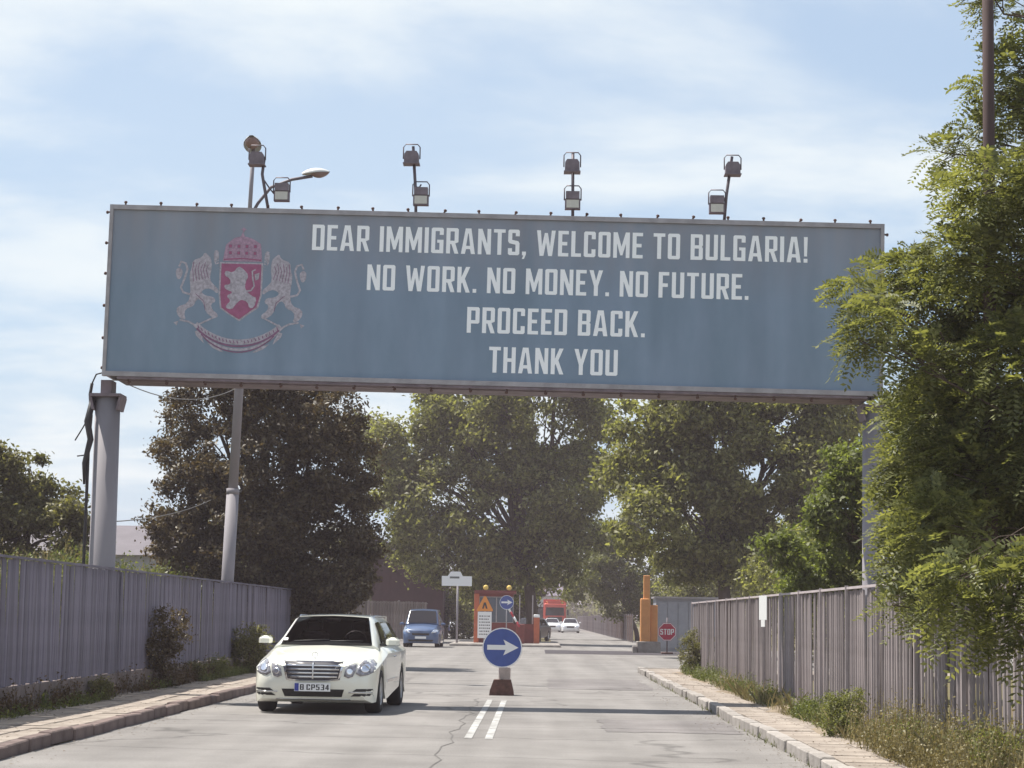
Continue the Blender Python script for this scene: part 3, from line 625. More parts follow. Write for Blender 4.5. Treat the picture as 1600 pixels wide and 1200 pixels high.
no = MB().box(0,0.015,-0.10,0.10,0,0.42); no = tag(add('notice', no, mat('white_notice', (0.80,0.80,0.78), 0.6), None, (3.92,37.0,1.48),(0,0,R(35))), 'narrow white notice hung from the rail of the right fence', 'notice')
add('hanging_tab', MB().box(0.0,0.012,-0.05,0.05,-0.12,-0.002), MATS['white_notice'], no)
def far_fence(label, pts, h, m, pitch, w):
    a, b = Vector(pts[0]), Vector(pts[1]); L = (b-a).length; ang = math.atan2(b.y-a.y, b.x-a.x)
    root = thing('far_fence', label, 'fence', (a.x,a.y,0), ang)
    me = MB().box(-w/2,w/2,-0.015,0.015,0.08,h).mesh('slat'); fix_normals(me); me.materials.append(m)
    n = int(L/pitch)
    for i in range(n): add('slat', me, None, root, (pitch*(i+0.5),0,random.gauss(0,0.01)))
    pm = MB().box(-0.04,0.04,-0.04,0.04,0,h+0.06).mesh('post'); fix_normals(pm); pm.materials.append(M_RAILR)
    i = 0
    while i*3.0 <= L: add('post', pm, None, root, (i*3.0,0.06,0)); i += 1
    add('rail', MB().box(0,L,0.02,0.05,h-0.12,h-0.06), m, root)
far_fence('distant rusty mesh fence beyond the orange column on the right', [(6.1,135,0),(6.3,330,0)], 1.75, M_RUST, 1.1, 0.75)
far_fence('mauve slat fence behind the blue van', [(-13,118,0),(-6.6,128,0)], 2.3, M_FENR, 0.28, 0.20)

# ------------------------------------------------------------------ vehicles
M_TYRE = mat('tyre_rubber', (0.018,0.017,0.018), 0.85)
M_RIM = mat('alloy', (0.50,0.50,0.51), 0.35, metal=0.8)
M_GLASS = mat('car_glass', (0.010,0.008,0.012), 0.03, spec=0.5)
def clear_glass():
    m = bpy.data.materials.new('windscreen_glass'); m.use_nodes = True; t = m.node_tree; t.nodes.clear()
    tr = t.nodes.new('ShaderNodeBsdfTransparent'); tr.inputs[0].default_value = (0.50,0.46,0.50,1)
    gl = t.nodes.new('ShaderNodeBsdfGlossy'); gl.inputs['Roughness'].default_value = 0.02
    fr_ = t.nodes.new('ShaderNodeFresnel'); fr_.inputs[0].default_value = 1.45
    ms = t.nodes.new('ShaderNodeMixShader'); t.links.new(fr_.outputs[0], ms.inputs[0]); t.links.new(tr.outputs[0], ms.inputs[1]); t.links.new(gl.outputs[0], ms.inputs[2])
    o = t.nodes.new('ShaderNodeOutputMaterial'); t.links.new(ms.outputs[0], o.inputs[0]); return m
M_CLEAR = clear_glass()
M_BLACK = mat('black_trim', (0.015,0.014,0.015), 0.6)
M_CHROME = mat('chrome', (0.70,0.70,0.72), 0.18, metal=1.0)
M_LENS = mat('headlamp_lens', (0.30,0.29,0.31), 0.15, metal=0.3, var=0.45, scale=20)
M_REFL = mat('headlamp_reflector', (0.88,0.88,0.90), 0.12, metal=0.9)
M_PLATE = mat('plate_white', (0.80,0.80,0.80), 0.5)
M_BLUE = mat('plate_blue', (0.03,0.05,0.30), 0.5)
M_INK = mat('black_ink', (0.02,0.02,0.025), 0.6)
M_AMBER = mat('amber_lens', (0.75,0.30,0.04), 0.3)
def loft(secs, cap=True):
    """secs: list of (y, [(x,z)...]) half outlines from bottom centre to top centre"""
    mb = MB(); n = len(secs[0][1]); ring = 2*n-2
    for y, pr in secs:
        full = [(x,z) for x,z in pr]+[(-x,z) for x,z in pr[-2:0:-1]]
        mb.v += [(x,y,z) for x,z in full]
    for i in range(len(secs)-1):
        for k in range(ring):
            j=(k+1)%ring; mb.f.append((i*ring+k,i*ring+j,(i+1)*ring+j,(i+1)*ring+k)); mb.sm.append(True)
    if cap:
        mb.f.append(tuple(range(ring))); mb.sm.append(False); o=(len(secs)-1)*ring; mb.f.append(tuple(range(o+ring-1,o-1,-1))); mb.sm.append(False)
    return mb
def lerp_tab(tab, y):
    for a,b in zip(tab, tab[1:]):
        if a[0] <= y <= b[0]:
            t=(y-a[0])/max(1e-9,(b[0]-a[0])); return [p+(q-p)*t for p,q in zip(a[1:],b[1:])]
    return list(tab[0][1:] if y < tab[0][0] else tab[-1][1:])
def wheel_meshes(rad, wd):
    t = MB().lathe([(rad*0.66,-wd/2),(rad*0.93,-wd/2),(rad,-wd/2+0.035),(rad,wd/2-0.035),(rad*0.93,wd/2),(rad*0.66,wd/2),(rad*0.66,-wd/2)], 28, 'X').mesh('tyre'); fix_normals(t); t.materials.append(M_TYRE)
    r = MB().lathe([(rad*0.67,-wd*0.45),(rad*0.67,wd*0.47),(rad*0.61,wd*0.47),(rad*0.58,wd*0.2),(0.0,wd*0.2)], 28, 'X'); 
    for k in range(5):
        a=2*math.pi*k/5; c,s_=math.cos(a),math.sin(a)
        pts=[(-0.035,0.03),(0.035,0.03),(0.05,rad*0.63),(-0.05,rad*0.63)]
        vs=[(h_, u*c-v*s_, u*s_+v*c) for h_ in (wd*0.22,wd*0.42) for u,v in pts]
        r.add(vs,[(0,1,2,3),(4,7,6,5),(0,4,5,1),(1,5,6,2),(2,6,7,3),(3,7,4,0)])
    r.lathe([(0.0,wd*0.44),(0.06,wd*0.44),(0.07,wd*0.2)], 16, 'X')
    rm = r.mesh('rim'); fix_normals(rm); rm.materials.append(M_RIM)
    return t, rm
def project(bvh, poly, off, thick, nring=4, axis='front', split=3):
    """panel hugging the body: outline in (x,z), projected along +y"""
    pts=[]
    for a,b in zip(poly, poly[1:]+poly[:1]):
        for k in range(split): pts.append((a[0]+(b[0]-a[0])*k/split, a[1]+(b[1]-a[1])*k/split))
    cx=sum(q[0] for q in pts)/len(pts); cz=sum(q[1] for q in pts)/len(pts)
    mb=MB(); n=len(pts); last=0.3
    def hit(x,z):
        nonlocal last
        h=bvh.ray_cast(Vector((x,-2,z)),Vector((0,1,0)))
        if h[0] is None: return last+0.02
        last=h[0].y; return h[0].y
    for r_ in range(nring):
        s_=1-r_/nring
        for x,z in pts:
            X=cx+(x-cx)*s_; Z=cz+(z-cz)*s_; mb.v.append((X,hit(X,Z)-off,Z))
    mb.v.append((cx,hit(cx,cz)-off,cz)); c=len(mb.v)-1
    for r_ in range(nring-1):
        for i in range(n): j=(i+1)%n; mb.f.append((r_*n+i,r_*n+j,(r_+1)*n+j,(r_+1)*n+i)); mb.sm.append(True)
    for i in range(n): mb.f.append(((nring-1)*n+i,(nring-1)*n+(i+1)%n,c)); mb.sm.append(True)
    o=len(mb.v); mb.v += [(mb.v[i][0],mb.v[i][1]+thick,mb.v[i][2]) for i in range(n)]
    for i in range(n): mb.f.append((i,o+i,o+(i+1)%n,(i+1)%n)); mb.sm.append(False)
    return mb
def mirror(poly): return [(-x,z) for x,z in poly[::-1]]

def car(label, loc, rz, P, paint, group=None, detail=True, name='car', cat='car'):
    root = thing(name, label, cat, loc, rz, group)
    L=P['len']; ra=P['wheel']; axles=P['axles']
    ys=sorted(set([round(t[0],3) for t in P['body']]+[round(a+d*ra*1.16,3) for a in axles for d in (-1,-0.94,-0.8,-0.55,-0.25,0,0.25,0.55,0.8,0.94,1)]))
    secs=[]
    for y in ys:
        hw,zt,cr_,zs,zb,wt = lerp_tab(P['body'], y)
        zo=zb
        for a in axles:
            d=abs(y-a)
            if d < ra*1.161: zo=max(zo, ra+math.sqrt(max(0,(ra*1.16)**2-d*d)))
        zo=min(zo,zs-0.06); zm=max(zo+0.02,(zb+zs)/2)
        secs.append((y,[(0,zb),(max(0.1,hw-0.30),zb),(max(0.11,hw-0.295),zo),(hw-0.012,zo),(hw,zm),(hw-0.005,zs-0.03),(hw-0.035,zs),(wt+(hw-wt)*0.35,zs+(zt-zs)*0.62),(wt,zt),(wt*0.5,zt+cr_*0.75),(0,zt+cr_)]))
    mb=loft(secs); me=mb.mesh('body'); fix_normals(me); me.set_sharp_from_angle(angle=R(32))
    body=add('body', me, paint, root)
    bvh=BVHTree.FromPolygons([v.co.copy() for v in me.vertices],[tuple(p_.vertices) for p_ in me.polygons])
    # greenhouse
    gs=[(y,[(0,z0-0.05),(wb,z0-0.04),(wb,z0),(wb+(we-wb)*0.5+0.015,z0+(ze-z0)*0.5),(we,ze),(we-0.05,ze+(zc-ze)*0.6),(we*0.5,zc-0.008),(0,zc)]) for (y,wb,z0,we,ze,zc) in P['house']]
    gl_=loft(gs)
    if P.get('open'):                                    # real opening behind the windscreen
        ring=2*8-2; kill=set()
        for i in range(P['ws'][0],P['ws'][1]):
            for k in (5,6,7,8): kill.add(i*ring+k)
        keep=[k for k in range(len(gl_.f)) if k not in kill]; gl_.f=[gl_.f[k] for k in keep]; gl_.sm=[gl_.sm[k] for k in keep]
    gm=gl_.mesh('cabin'); fix_normals(gm); gm.set_sharp_from_angle(angle=R(28)); add('cabin', gm, paint, root)
    H=P['house']
    def hp(y,side,v,off):                                  # point on a cabin side
        wb,z0,we,ze,zc=lerp_tab(H,y); return (side*((wb+(we-wb)*v)+(0.03*v*(1-v)*2)+off), y, z0+(ze-z0)*v)
    a,b=H[P['ws'][0]],H[P['ws'][1]]
    wsm=MB(); nU,nV=12,6
    for j in range(nV+1):
        v=0.03+0.93*j/nV; y=a[0]+(b[0]-a[0])*v; wb,z0,we,ze,zc=lerp_tab(H,y)
        for i in range(nU+1):
            u=-1+2*i/nU; uu=u*0.965
            z=(zc-0.008*abs(uu)*2) if abs(uu)<0.5 else (zc-0.008)+(ze+(zc-ze)*0.6-(zc-0.008))*((abs(uu)-0.5)/0.5)
            wsm.v.append((uu*(we-0.03), y-0.028, z+0.014))
    for j in range(nV):
        for i in range(nU): q=j*(nU+1)+i; wsm.f.append((q,q+1,q+nU+2,q+nU+1)); wsm.sm.append(True)
    ws=sheet('windscreen', wsm, M_CLEAR if P.get('open') else M_GLASS, root)
    for side in (-1,1):
        for (ya,yb) in P['win']:
            w_=MB(); n=8
            for j in range(5):
                v=0.10+0.78*j/4
                for i in range(n+1):
                    lo=ya+P.get('slant',0.0)*v if ya==P['win'][0][0] else ya
                    y=lo+(yb-lo)*i/n; w_.v.append(hp(y,side,v,0.012))
            for j in range(4):
                for i in range(n): q=j*(n+1)+i; w_.f.append((q,q+1,q+n+2,q+n+1)); w_.sm.append(True)
            sheet('side_window', w_, M_GLASS, root)
        mz,my,mx=P['mirror']
        mr=MB().cbox(side*mx-0.105,side*mx+0.105,my-0.06,my+0.06,mz-0.055,mz+0.06,0.045); mo=add('wing_mirror', mr, paint, root)
        add('mirror_arm', MB().box(min(side*(mx-0.21),side*(mx-0.09)),max(side*(mx-0.21),side*(mx-0.09)),my-0.02,my+0.02,mz-0.075,mz-0.045), M_BLACK, mo)
    tm,rm=wheel_meshes(ra,0.225)
    for ay in axles:
        for side in (-1,1):
            wl=add('wheel', tm, None, root, (side*(P['track']),ay,ra), (0,0,0 if side>0 else math.pi)); wl.name='wheel'
            add('rim', rm, None, wl)
    return root, bvh, body
EST=dict(len=4.9, wheel=0.325, axles=(0.86,3.73), track=0.80, ws=(0,1), win=((1.62,2.62),(2.70,3.55),(3.63,4.45)), slant=0.55, mirror=(1.06,1.62,0.985),
  # y, half width, top z, crown, shoulder z, bottom z, half width of the top
  body=[(0.0,0.56,0.70,0.02,0.52,0.40,0.46),(0.03,0.68,0.725,0.025,0.55,0.33,0.53),(0.09,0.785,0.755,0.03,0.59,0.215,0.60),(0.20,0.865,0.785,0.035,0.64,0.17,0.66),(0.38,0.905,0.825,0.04,0.70,0.18,0.70),(0.9,0.925,0.885,0.05,0.79,0.19,0.73),(1.4,0.925,0.95,0.05,0.86,0.19,0.76),(1.6,0.925,0.97,0.04,0.90,0.19,0.80),(4.3,0.915,0.97,0.02,0.92,0.20,0.80),(4.7,0.875,0.96,0.02,0.90,0.24,0.76),(4.86,0.80,0.90,0.02,0.80,0.30,0.70),(4.9,0.74,0.80,0.02,0.70,0.36,0.62)],
  # y, base half width, base z, roof edge half width, roof edge z, roof centre z
  house=[(1.33,0.80,0.955,0.75,0.975,1.015),(2.08,0.81,0.965,0.60,1.375,1.435),(2.5,0.81,0.97,0.595,1.405,1.465),(3.6,0.81,0.97,0.595,1.405,1.465),(4.3,0.80,0.97,0.58,1.375,1.43),(4.78,0.77,0.96,0.66,1.02,1.06)])
M_CREAM=mat('cream_white_paint', (0.80,0.79,0.69), 0.3, coat=0.8, spec=0.5)
EST['open']=True
c,bvh,body=car('cream white estate car with chrome grille driving towards the viewer', (-3.27,31.15,0), R(-2.4), EST, M_CREAM)
EST['open']=False
M_SEAT=mat('dark_seat_cloth',(0.035,0.030,0.036),0.85); M_DASH=mat('dashboard_plastic',(0.05,0.045,0.05),0.7)
add('dashboard', MB().prism([(-0.70,0.985),(0.70,0.985),(0.68,1.03),(0.15,1.06),(-0.15,1.06),(-0.68,1.03)],1.55,1.95), M_DASH, c)
for x_ in (-0.36,0.36):
    st_=add('seat', MB().cbox(x_-0.23,x_+0.23,2.45,2.62,0.93,1.19,0.06), M_SEAT, c)
    add('headrest', MB().cbox(x_-0.13,x_+0.13,2.50,2.60,1.20,1.36,0.04), M_SEAT, st_)
add('steering_wheel', MB().tube([(0.36+0.18*math.cos(k*math.pi/8),1.98+0.02*math.sin(k*math.pi/8),1.03+0.17*math.sin(k*math.pi/8)) for k in range(17)],0.016,6), M_BLACK, c)
add('cabin_floor', MB().box(-0.70,0.70,1.6,4.4,0.985,0.995), M_BLACK, c)
add('headlining', MB().box(-0.52,0.52,2.15,4.2,1.375,1.385), mat('headlining_grey',(0.16,0.155,0.155),0.9), c)
GR=[(-0.43,0.765),(0.43,0.765),(0.37,0.515),(0.18,0.495),(-0.18,0.495),(-0.37,0.515)]
gr=add('grille', project(bvh,[(x*1.07,0.63+(z-0.63)*1.10) for x,z in GR],0.014,0.06), M_CHROME, c)
add('grille_recess', project(bvh,GR,0.020,0.03), mat('grille_dark',(0.035,0.033,0.045),0.4), gr)
for k in range(4):
    z=0.545+k*0.055; hwid=0.355+0.06*(z-0.515)/0.25
    add('grille_bar', project(bvh,[(-hwid,z-0.011),(hwid,z-0.011),(hwid,z+0.011),(-hwid,z+0.011)],0.034,0.02,2,split=8), M_CHROME, gr)
add('grille_bar', project(bvh,[(-0.012,0.51),(0.012,0.51),(0.012,0.755),(-0.012,0.755)],0.040,0.02,2,split=8), M_CHROME, gr)
em_=MB().lathe([(0.036,-0.004),(0.044,-0.004),(0.044,0.004),(0.036,0.004),(0.036,-0.004)],18,'Y',(0,0.16,0.86))
for k in range(3):
    a=math.pi/2+k*2*math.pi/3; em_.tube([(0,0.16,0.86),(0.038*math.cos(a),0.16,0.86+0.038*math.sin(a))],0.004,5)
em_.tube([(0,0.16,0.79),(0,0.16,0.82)],0.006,5); add('bonnet_star', em_, M_CHROME, c)
OUT=[(0.80,0.580),(0.888,0.63),(0.872,0.74),(0.81,0.80),(0.71,0.79),(0.655,0.71),(0.625,0.60),(0.69,0.56)]
INN=[(0.63,0.735),(0.53,0.72),(0.475,0.665),(0.455,0.56),(0.52,0.53),(0.585,0.555),(0.62,0.63)]
def disc(cx,cz,r): return [(cx+r*math.cos(t*math.pi/5),cz+r*math.sin(t*math.pi/5)) for t in range(10)]
for mr_ in (False,True):
    f_=(lambda p_: mirror(p_)) if mr_ else (lambda p_: p_)
    for poly,cc in ((OUT,(0.755,0.675,0.062)),(INN,(0.54,0.625,0.045))):
        hl=add('headlight', project(bvh,f_(poly),0.012,0.05), M_LENS, c)
        add('reflector', project(bvh,f_(disc(*cc)),0.022,0.02), M_REFL, hl)
    for z0,w0 in ((0.355,0.0),(0.285,0.03)):
        add('bumper_vent', project(bvh,f_([(0.55-w0+0.03,z0-0.02),(0.87,z0-0.015),(0.86,z0+0.022),(0.60-w0+0.04,z0+0.022)]),0.006,0.02,3), M_BLACK, c)
    add('bumper_strip', project(bvh,f_([(0.52,0.315),(0.86,0.318),(0.86,0.332),(0.53,0.330)]),0.012,0.02,2), M_CHROME, c)
add('lower_intake', project(bvh,[(-0.46,0.365),(0.46,0.365),(0.42,0.255),(-0.42,0.255)],0.006,0.03,3,split=6), M_BLACK, c)
add('chin_strip', project(bvh,[(-0.55,0.222),(0.55,0.222),(0.55,0.206),(-0.55,0.206)],0.008,0.03,2,split=8), M_CHROME, c)
add('windscreen_sticker', MB().add([(-0.66,1.342,1.055),(-0.60,1.342,1.058),(-0.60,1.40,1.095),(-0.66,1.40,1.092)],[(0,1,2,3)]), M_PLATE, c)
pl=add('number_plate', MB().box(-0.265,0.265,-0.045,-0.03,0.335,0.455), M_PLATE, c, (0.0,0,0))
add('plate_band', MB().box(-0.26,-0.20,-0.0485,-0.0455,0.34,0.45), M_BLUE, pl)
sheet('plate_lettering', text_mb('B CP534', -0.18,0.245,0.355,0.08,-0.048,gap=0.14,space=0.2), M_INK, pl)
add('roof_rail', MB().tube([(0.585,2.4,1.40),(0.59,2.5,1.438),(0.59,4.1,1.435),(0.575,4.25,1.39)],0.011,6), M_CHROME, c)
add('roof_rail', MB().tube([(-0.585,2.4,1.40),(-0.59,2.5,1.438),(-0.59,4.1,1.435),(-0.575,4.25,1.39)],0.011,6), M_CHROME, c)
add('cowl', MB().prism([(-0.70,0.985),(0.70,0.985),(0.66,1.022),(0,1.045),(-0.66,1.022)],1.32,1.36), M_BLACK, c)
add('wiper', MB().tube([(-0.50,1.33,1.045),(0.05,1.37,1.075)],0.009,5), M_BLACK, c); add('wiper', MB().tube([(0.05,1.33,1.05),(0.55,1.37,1.06)],0.009,5), M_BLACK, c)
add('rear_view_mirror', MB().cbox(-0.11,0.11,2.01,2.03,1.335,1.39,0.01), M_BLACK, c)
for s_ in (-1,1):
    for ya in (2.66,):
        add('door_handle', MB().tube([(s_*0.928,2.35,0.82),(s_*0.945,2.38,0.82),(s_*0.945,2.52,0.82),(s_*0.928,2.55,0.82)],0.012,5), M_CHROME, c)
    add('sill_moulding', MB().box(s_*0.93-0.006,s_*0.93+0.006,1.45,3.1,0.44,0.48), M_CHROME, c)
# ---- blue van
VAN=dict(len=4.0, wheel=0.31, axles=(0.75,3.35), track=0.74, ws=(0,1), win=((1.25,2.0),(2.1,2.9),(3.0,3.75)), slant=0.35, mirror=(1.10,1.15,0.98),
  body=[(0.0,0.55,0.74,0.02,0.50,0.24,0.46),(0.05,0.72,0.80,0.03,0.58,0.20,0.55),(0.15,0.82,0.86,0.04,0.66,0.19,0.62),(0.4,0.86,0.94,0.05,0.74,0.19,0.68),(0.95,0.875,1.05,0.05,0.86,0.19,0.74),(1.2,0.875,1.07,0.02,0.95,0.19,0.78),(3.9,0.87,1.07,0.02,0.95,0.22,0.78),(4.0,0.84,1.0,0.02,0.9,0.3,0.74)],
  house=[(0.90,0.80,1.06,0.75,1.08,1.12),(1.50,0.81,1.06,0.66,1.66,1.74),(1.9,0.81,1.06,0.66,1.72,1.80),(3.6,0.81,1.06,0.66,1.72,1.80),(3.98,0.80,1.06,0.64,1.62,1.70)])
M_VAN=mat('blue_van_paint', (0.06,0.10,0.20), 0.3, coat=0.8)
v,bvh,_=car('small blue passenger van waiting beside the toll booth', (-5.45,99.5,0), R(-1), VAN, M_VAN, name='van', cat='van')
for f_ in (lambda p_: p_, mirror):
    add('headlight', project(bvh,f_([(0.48,0.66),(0.78,0.72),(0.83,0.86),(0.62,0.84)]),0.02,0.05), M_REFL, v)
add('front_grille', project(bvh,[(-0.42,0.66),(0.42,0.66),(0.38,0.56),(-0.38,0.56)],0.015,0.03), M_BLACK, v)
add('number_plate', MB().box(-0.26,0.26,-0.05,-0.03,0.40,0.51), M_PLATE, v); add('lower_intake', project(bvh,[(-0.6,0.36),(0.6,0.36),(0.55,0.27),(-0.55,0.27)],0.012,0.03), M_BLACK, v)
# ---- distant cars
HATCH=dict(EST, win=((1.62,2.62),(2.70,3.9)))
M_WCAR=mat('white_car_paint', (0.78,0.77,0.77), 0.3, coat=0.6); M_DCAR=mat('dark_car_paint', (0.05,0.045,0.06), 0.3, coat=0.6); M_SBLUE=mat('deep_blue_paint',(0.04,0.06,0.22),0.35,coat=0.6)
def farcar(label, loc, paint, rz=0, P=HATCH):
    t,bv,_=car(label, loc, rz, P, paint)
    for f_ in (lambda p_: p_, mirror): add('headlight', project(bv,f_([(0.5,0.58),(0.83,0.60),(0.85,0.72),(0.58,0.70)]),0.02,0.05), M_REFL, t)
    add('front_grille', project(bv,[(-0.4,0.68),(0.4,0.68),(0.36,0.52),(-0.36,0.52)],0.02,0.04), M_BLACK, t); add('number_plate', MB().box(-0.26,0.26,-0.05,-0.03,0.36,0.46), M_PLATE, t)
farcar('distant white car right in front of the red truck', (3.35,214,0), M_WCAR)
farcar('distant white car half hidden in front of the red truck cab', (1.55,222,0), M_WCAR)
farcar('white car parked far behind the white roadside sign', (-6.3,190,0), M_WCAR, 0.4)
farcar('small deep blue car far behind the van', (-8.4,185,0), M_SBLUE, 0.2)
farcar('dark car standing behind the red booth wall', (-0.9,131,0), M_DCAR, -0.2)
# ---- red truck
tk=thing('truck', 'distant red truck facing the viewer with an amber beacon', 'truck', (1.95,236,0)); M_RED=mat('red_truck_paint',(0.50,0.055,0.03),0.45)
add('cab', MB().cbox(-1.22,1.22,0,2.0,0.75,3.1,0.12), M_RED, tk); add('cargo_box', MB().box(-1.28,1.28,2.2,8,1.0,3.55), M_RED, tk)
add('windscreen', MB().prism([(-1.05,1.75),(1.05,1.75),(0.98,2.65),(-0.98,2.65)],-0.02,0.05), M_GLASS, tk)
add('bumper', MB().cbox(-1.24,1.24,-0.1,0.4,0.40,0.95,0.06), M_WCAR, tk); add('front_grille', MB().box(-0.8,0.8,-0.03,0.01,1.05,1.6), M_BLACK, tk)
add('roof_sign', MB().box(-0.8,0.8,0.1,0.5,3.1,3.35), M_RED, tk)
for x in (-0.9,0.75): add('beacon', MB().lathe([(0,0.0),(0.10,0),(0.10,0.14),(0.06,0.2),(0,0.2)],10,'Z',(x,0.7,3.1)), M_AMBER, tk)
tm,rm=wheel_meshes(0.48,0.28)
for ay in (1.0,6.4):
    for s_ in (-1,1): w_=add('wheel',tm,None,tk,(s_*1.05,ay,0.48),(0,0,0 if s_>0 else math.pi)); add('rim',rm,None,w_)
for s_ in (-1,1):
    add('headlight', MB().box(s_*0.95-0.16,s_*0.95+0.16,-0.13,-0.101,0.6,0.8), M_REFL, tk); add('wing_mirror', MB().cbox(s_*1.42-0.10,s_*1.42+0.10,-0.1,0.0,1.8,2.4,0.03), M_BLACK, tk)

# ------------------------------------------------------------------ arrow sign on the centre line
M_SBL=mat('sign_blue', (0.045,0.085,0.30), 0.5, var=0.1, scale=6); M_SWH=mat('sign_white', (0.80,0.80,0.80), 0.5); M_SRED=mat('sign_red', (0.42,0.03,0.05), 0.5); M_BRICK=mat('dark_brown_block',(0.10,0.05,0.04),0.9,var=0.3,scale=10,bump=0.3)
ARROW=[(-0.28,-0.04),(0.06,-0.04),(0.02,-0.14),(0.30,0.005),(0.02,0.15),(0.06,0.05),(-0.28,0.05)]
def arrow_sign(label, loc, rad, hc, pole_h, base=False, striped=False):
    t=thing('arrow_sign', label, 'road sign', loc, 0, 'round blue arrow signs')
    k=rad/0.37
    d=add('disc', MB().lathe([(0,0),(rad,0),(rad,0.02),(0,0.02)],36,'Y',(0,0,hc),smooth=False), M_SBL, t)
    add('white_rim', MB().lathe([(rad*0.945,-0.004),(rad*0.995,-0.004),(rad*0.995,-0.001),(rad*0.945,-0.001),(rad*0.945,-0.004)],36,'Y',(0,0,hc),smooth=False), M_SWH, d)
    sheet('arrow', MB().flat([[(x*k,hc+z*k) for x,z in ARROW]],-0.005), M_SWH, d)
    add('pole', MB().tube([(0,0.05,0.0),(0,0.05,pole_h)],0.026,8), M_GALV, t)
    return t
s1=arrow_sign('big round blue sign with white arrow on the centre line', (-0.65,40.0,0), 0.375, 0.885, 1.2)
add('base_block', MB().prism([(-0.23,0),(0.23,0),(0.22,0.09),(0.17,0.29),(-0.15,0.29),(-0.22,0.09)],-0.16,0.30), M_BRICK, s1)
add('ballast', MB().cbox(-0.06,0.16,-0.02,0.22,0.301,0.52,0.02), mat('dusty_concrete',(0.40,0.33,0.30),0.9,var=0.2,scale=8), s1)
s2=arrow_sign('small round blue arrow sign standing in front of the toll booth', (-1.56,107.6,0.13), 0.36, 2.08, 2.4)

# ------------------------------------------------------------------ toll booth on its island
isl=MB(); isl.cbox(-4.4,1.2,106.6,121.5,-0.02,0.13,0.05); o=add('traffic_island', isl, M_CONC); o['kind']='structure'
M_ORANGE=mat('orange_red_paint',(0.46,0.115,0.05),0.55,var=0.12,scale=3); M_DKRED=mat('dark_red_wall',(0.17,0.035,0.03),0.7,var=0.15,scale=3)
bo=thing('toll_booth', 'small orange and red toll booth on the traffic island under the trees', 'booth', (-1.55,112,0.13))
for x,w_ in ((-1.62,0.26),(1.52,0.30)): add('corner_pillar', MB().cbox(x-w_/2,x+w_/2,-1.2,-0.9,0,2.55 if x<0 else 1.35,0.02), M_ORANGE, bo)
add('pillar_cap', MB().cbox(1.36,1.68,-1.21,-0.89,1.351,1.50,0.03), M_SWH, bo)
add('low_wall', MB().box(0.3,1.36,-1.1,-1.0,0,1.0), M_DKRED, bo)
add('cabin_wall', MB().box(-1.48,0.29,-1.1,-1.0,0,1.05).box(-1.62,-1.5,-0.89,1.3,0,1.05).box(0.2,0.3,-0.99,1.3,0,1.05).box(-1.49,0.19,1.2,1.3,0,1.05), M_DKRED, bo)
for x0,x1 in ((-1.45,-0.62),(-0.56,0.27)): 
    w_=add('window', MB().box(x0,x1,-1.07,-1.05,1.08,2.35), mat('booth_glass',(0.07,0.09,0.12),0.08), bo)
    add('window_frame', MB().box(x0-0.03,x1+0.03,-1.09,-1.03,1.051,1.079).box(x0-0.03,x1+0.03,-1.09,-1.03,2.351,2.40).box(x0-0.03,x0-0.001,-1.09,-1.03,1.08,2.35).box(x1+0.001,x1+0.03,-1.09,-1.03,1.08,2.35), M_GALV, w_)
add('roof', MB().box(-1.75,0.42,-1.3,1.5,2.55,2.72).box(-1.6,0.28,-1.15,1.35,2.405,2.549), M_DKRED, bo)
for x in (0.62,1.30): add('roof_post', MB().box(x-0.03,x+0.03,-1.05,-0.99,1.001,2.5), M_RAILR, bo)
for x in (-1.16,0.06):
    l_=add('warning_lamp', MB().lathe([(0,-0.10),(0.11,-0.10),(0.14,0.0),(0.11,0.1),(0,0.1)],14,'Y',(x,-1.2,2.86)), mat('yellow_lens',(0.75,0.52,0.12),0.35), bo)
    add('lamp_bracket', MB().tube([(x,-1.15,2.68),(x,-1.15,2.78)],0.03,6), M_BLACK, l_)
wb_=thing('warning_board', 'white notice board under an orange warning triangle in front of the booth', 'road sign', (-2.72,109.8,0.13))
add('board', MB().box(-0.36,0.36,0,0.03,0.25,1.60), M_SWH, wb_)
bl=MB(); random.seed(3)
for r_ in range(7):
    x=-0.28
    while x<0.24:
        q=random.uniform(0.03,0.09); bl.box(x,min(x+q,0.29),-0.006,-0.002,0.42+r_*0.155,0.47+r_*0.155); x+=q+0.035
add('board_lettering', bl, M_INK, wb_)
tri=add('warning_triangle', MB().prism([(-0.40,1.63),(0.40,1.63),(0.42,1.69),(0.05,2.40),(-0.05,2.40),(-0.42,1.69)],-0.01,0.02), mat('warning_orange',(0.72,0.26,0.04),0.5), wb_)
add('triangle_symbol', MB().prism([(-0.14,1.76),(-0.06,1.76),(0,1.95),(0.06,1.76),(0.14,1.76),(0.05,2.08),(-0.05,2.08)],-0.016,-0.012), M_INK, tri)
add('board_post', MB().box(-0.05,0.05,0.035,0.10,0,2.2), M_GALV, wb_)
# barrier arm tipped up behind the arrow sign
ba=thing('barrier', 'red and white barrier arm tilted up beside the toll booth', 'barrier', (-0.85,109.0,0.13))
add('housing', MB().cbox(-0.2,0.2,-0.2,0.2,0,1.0,0.03), M_DKRED, ba)
d_=Vector((-0.62,0,1.0)).normalized()
for k in range(4):
    a=Vector((-0.05,-0.22,0.85))+d_*k*0.30; add('arm_segment', MB().tube([a,a+d_*0.299],0.055,8), M_SWH if k%2 else M_SRED, ba)

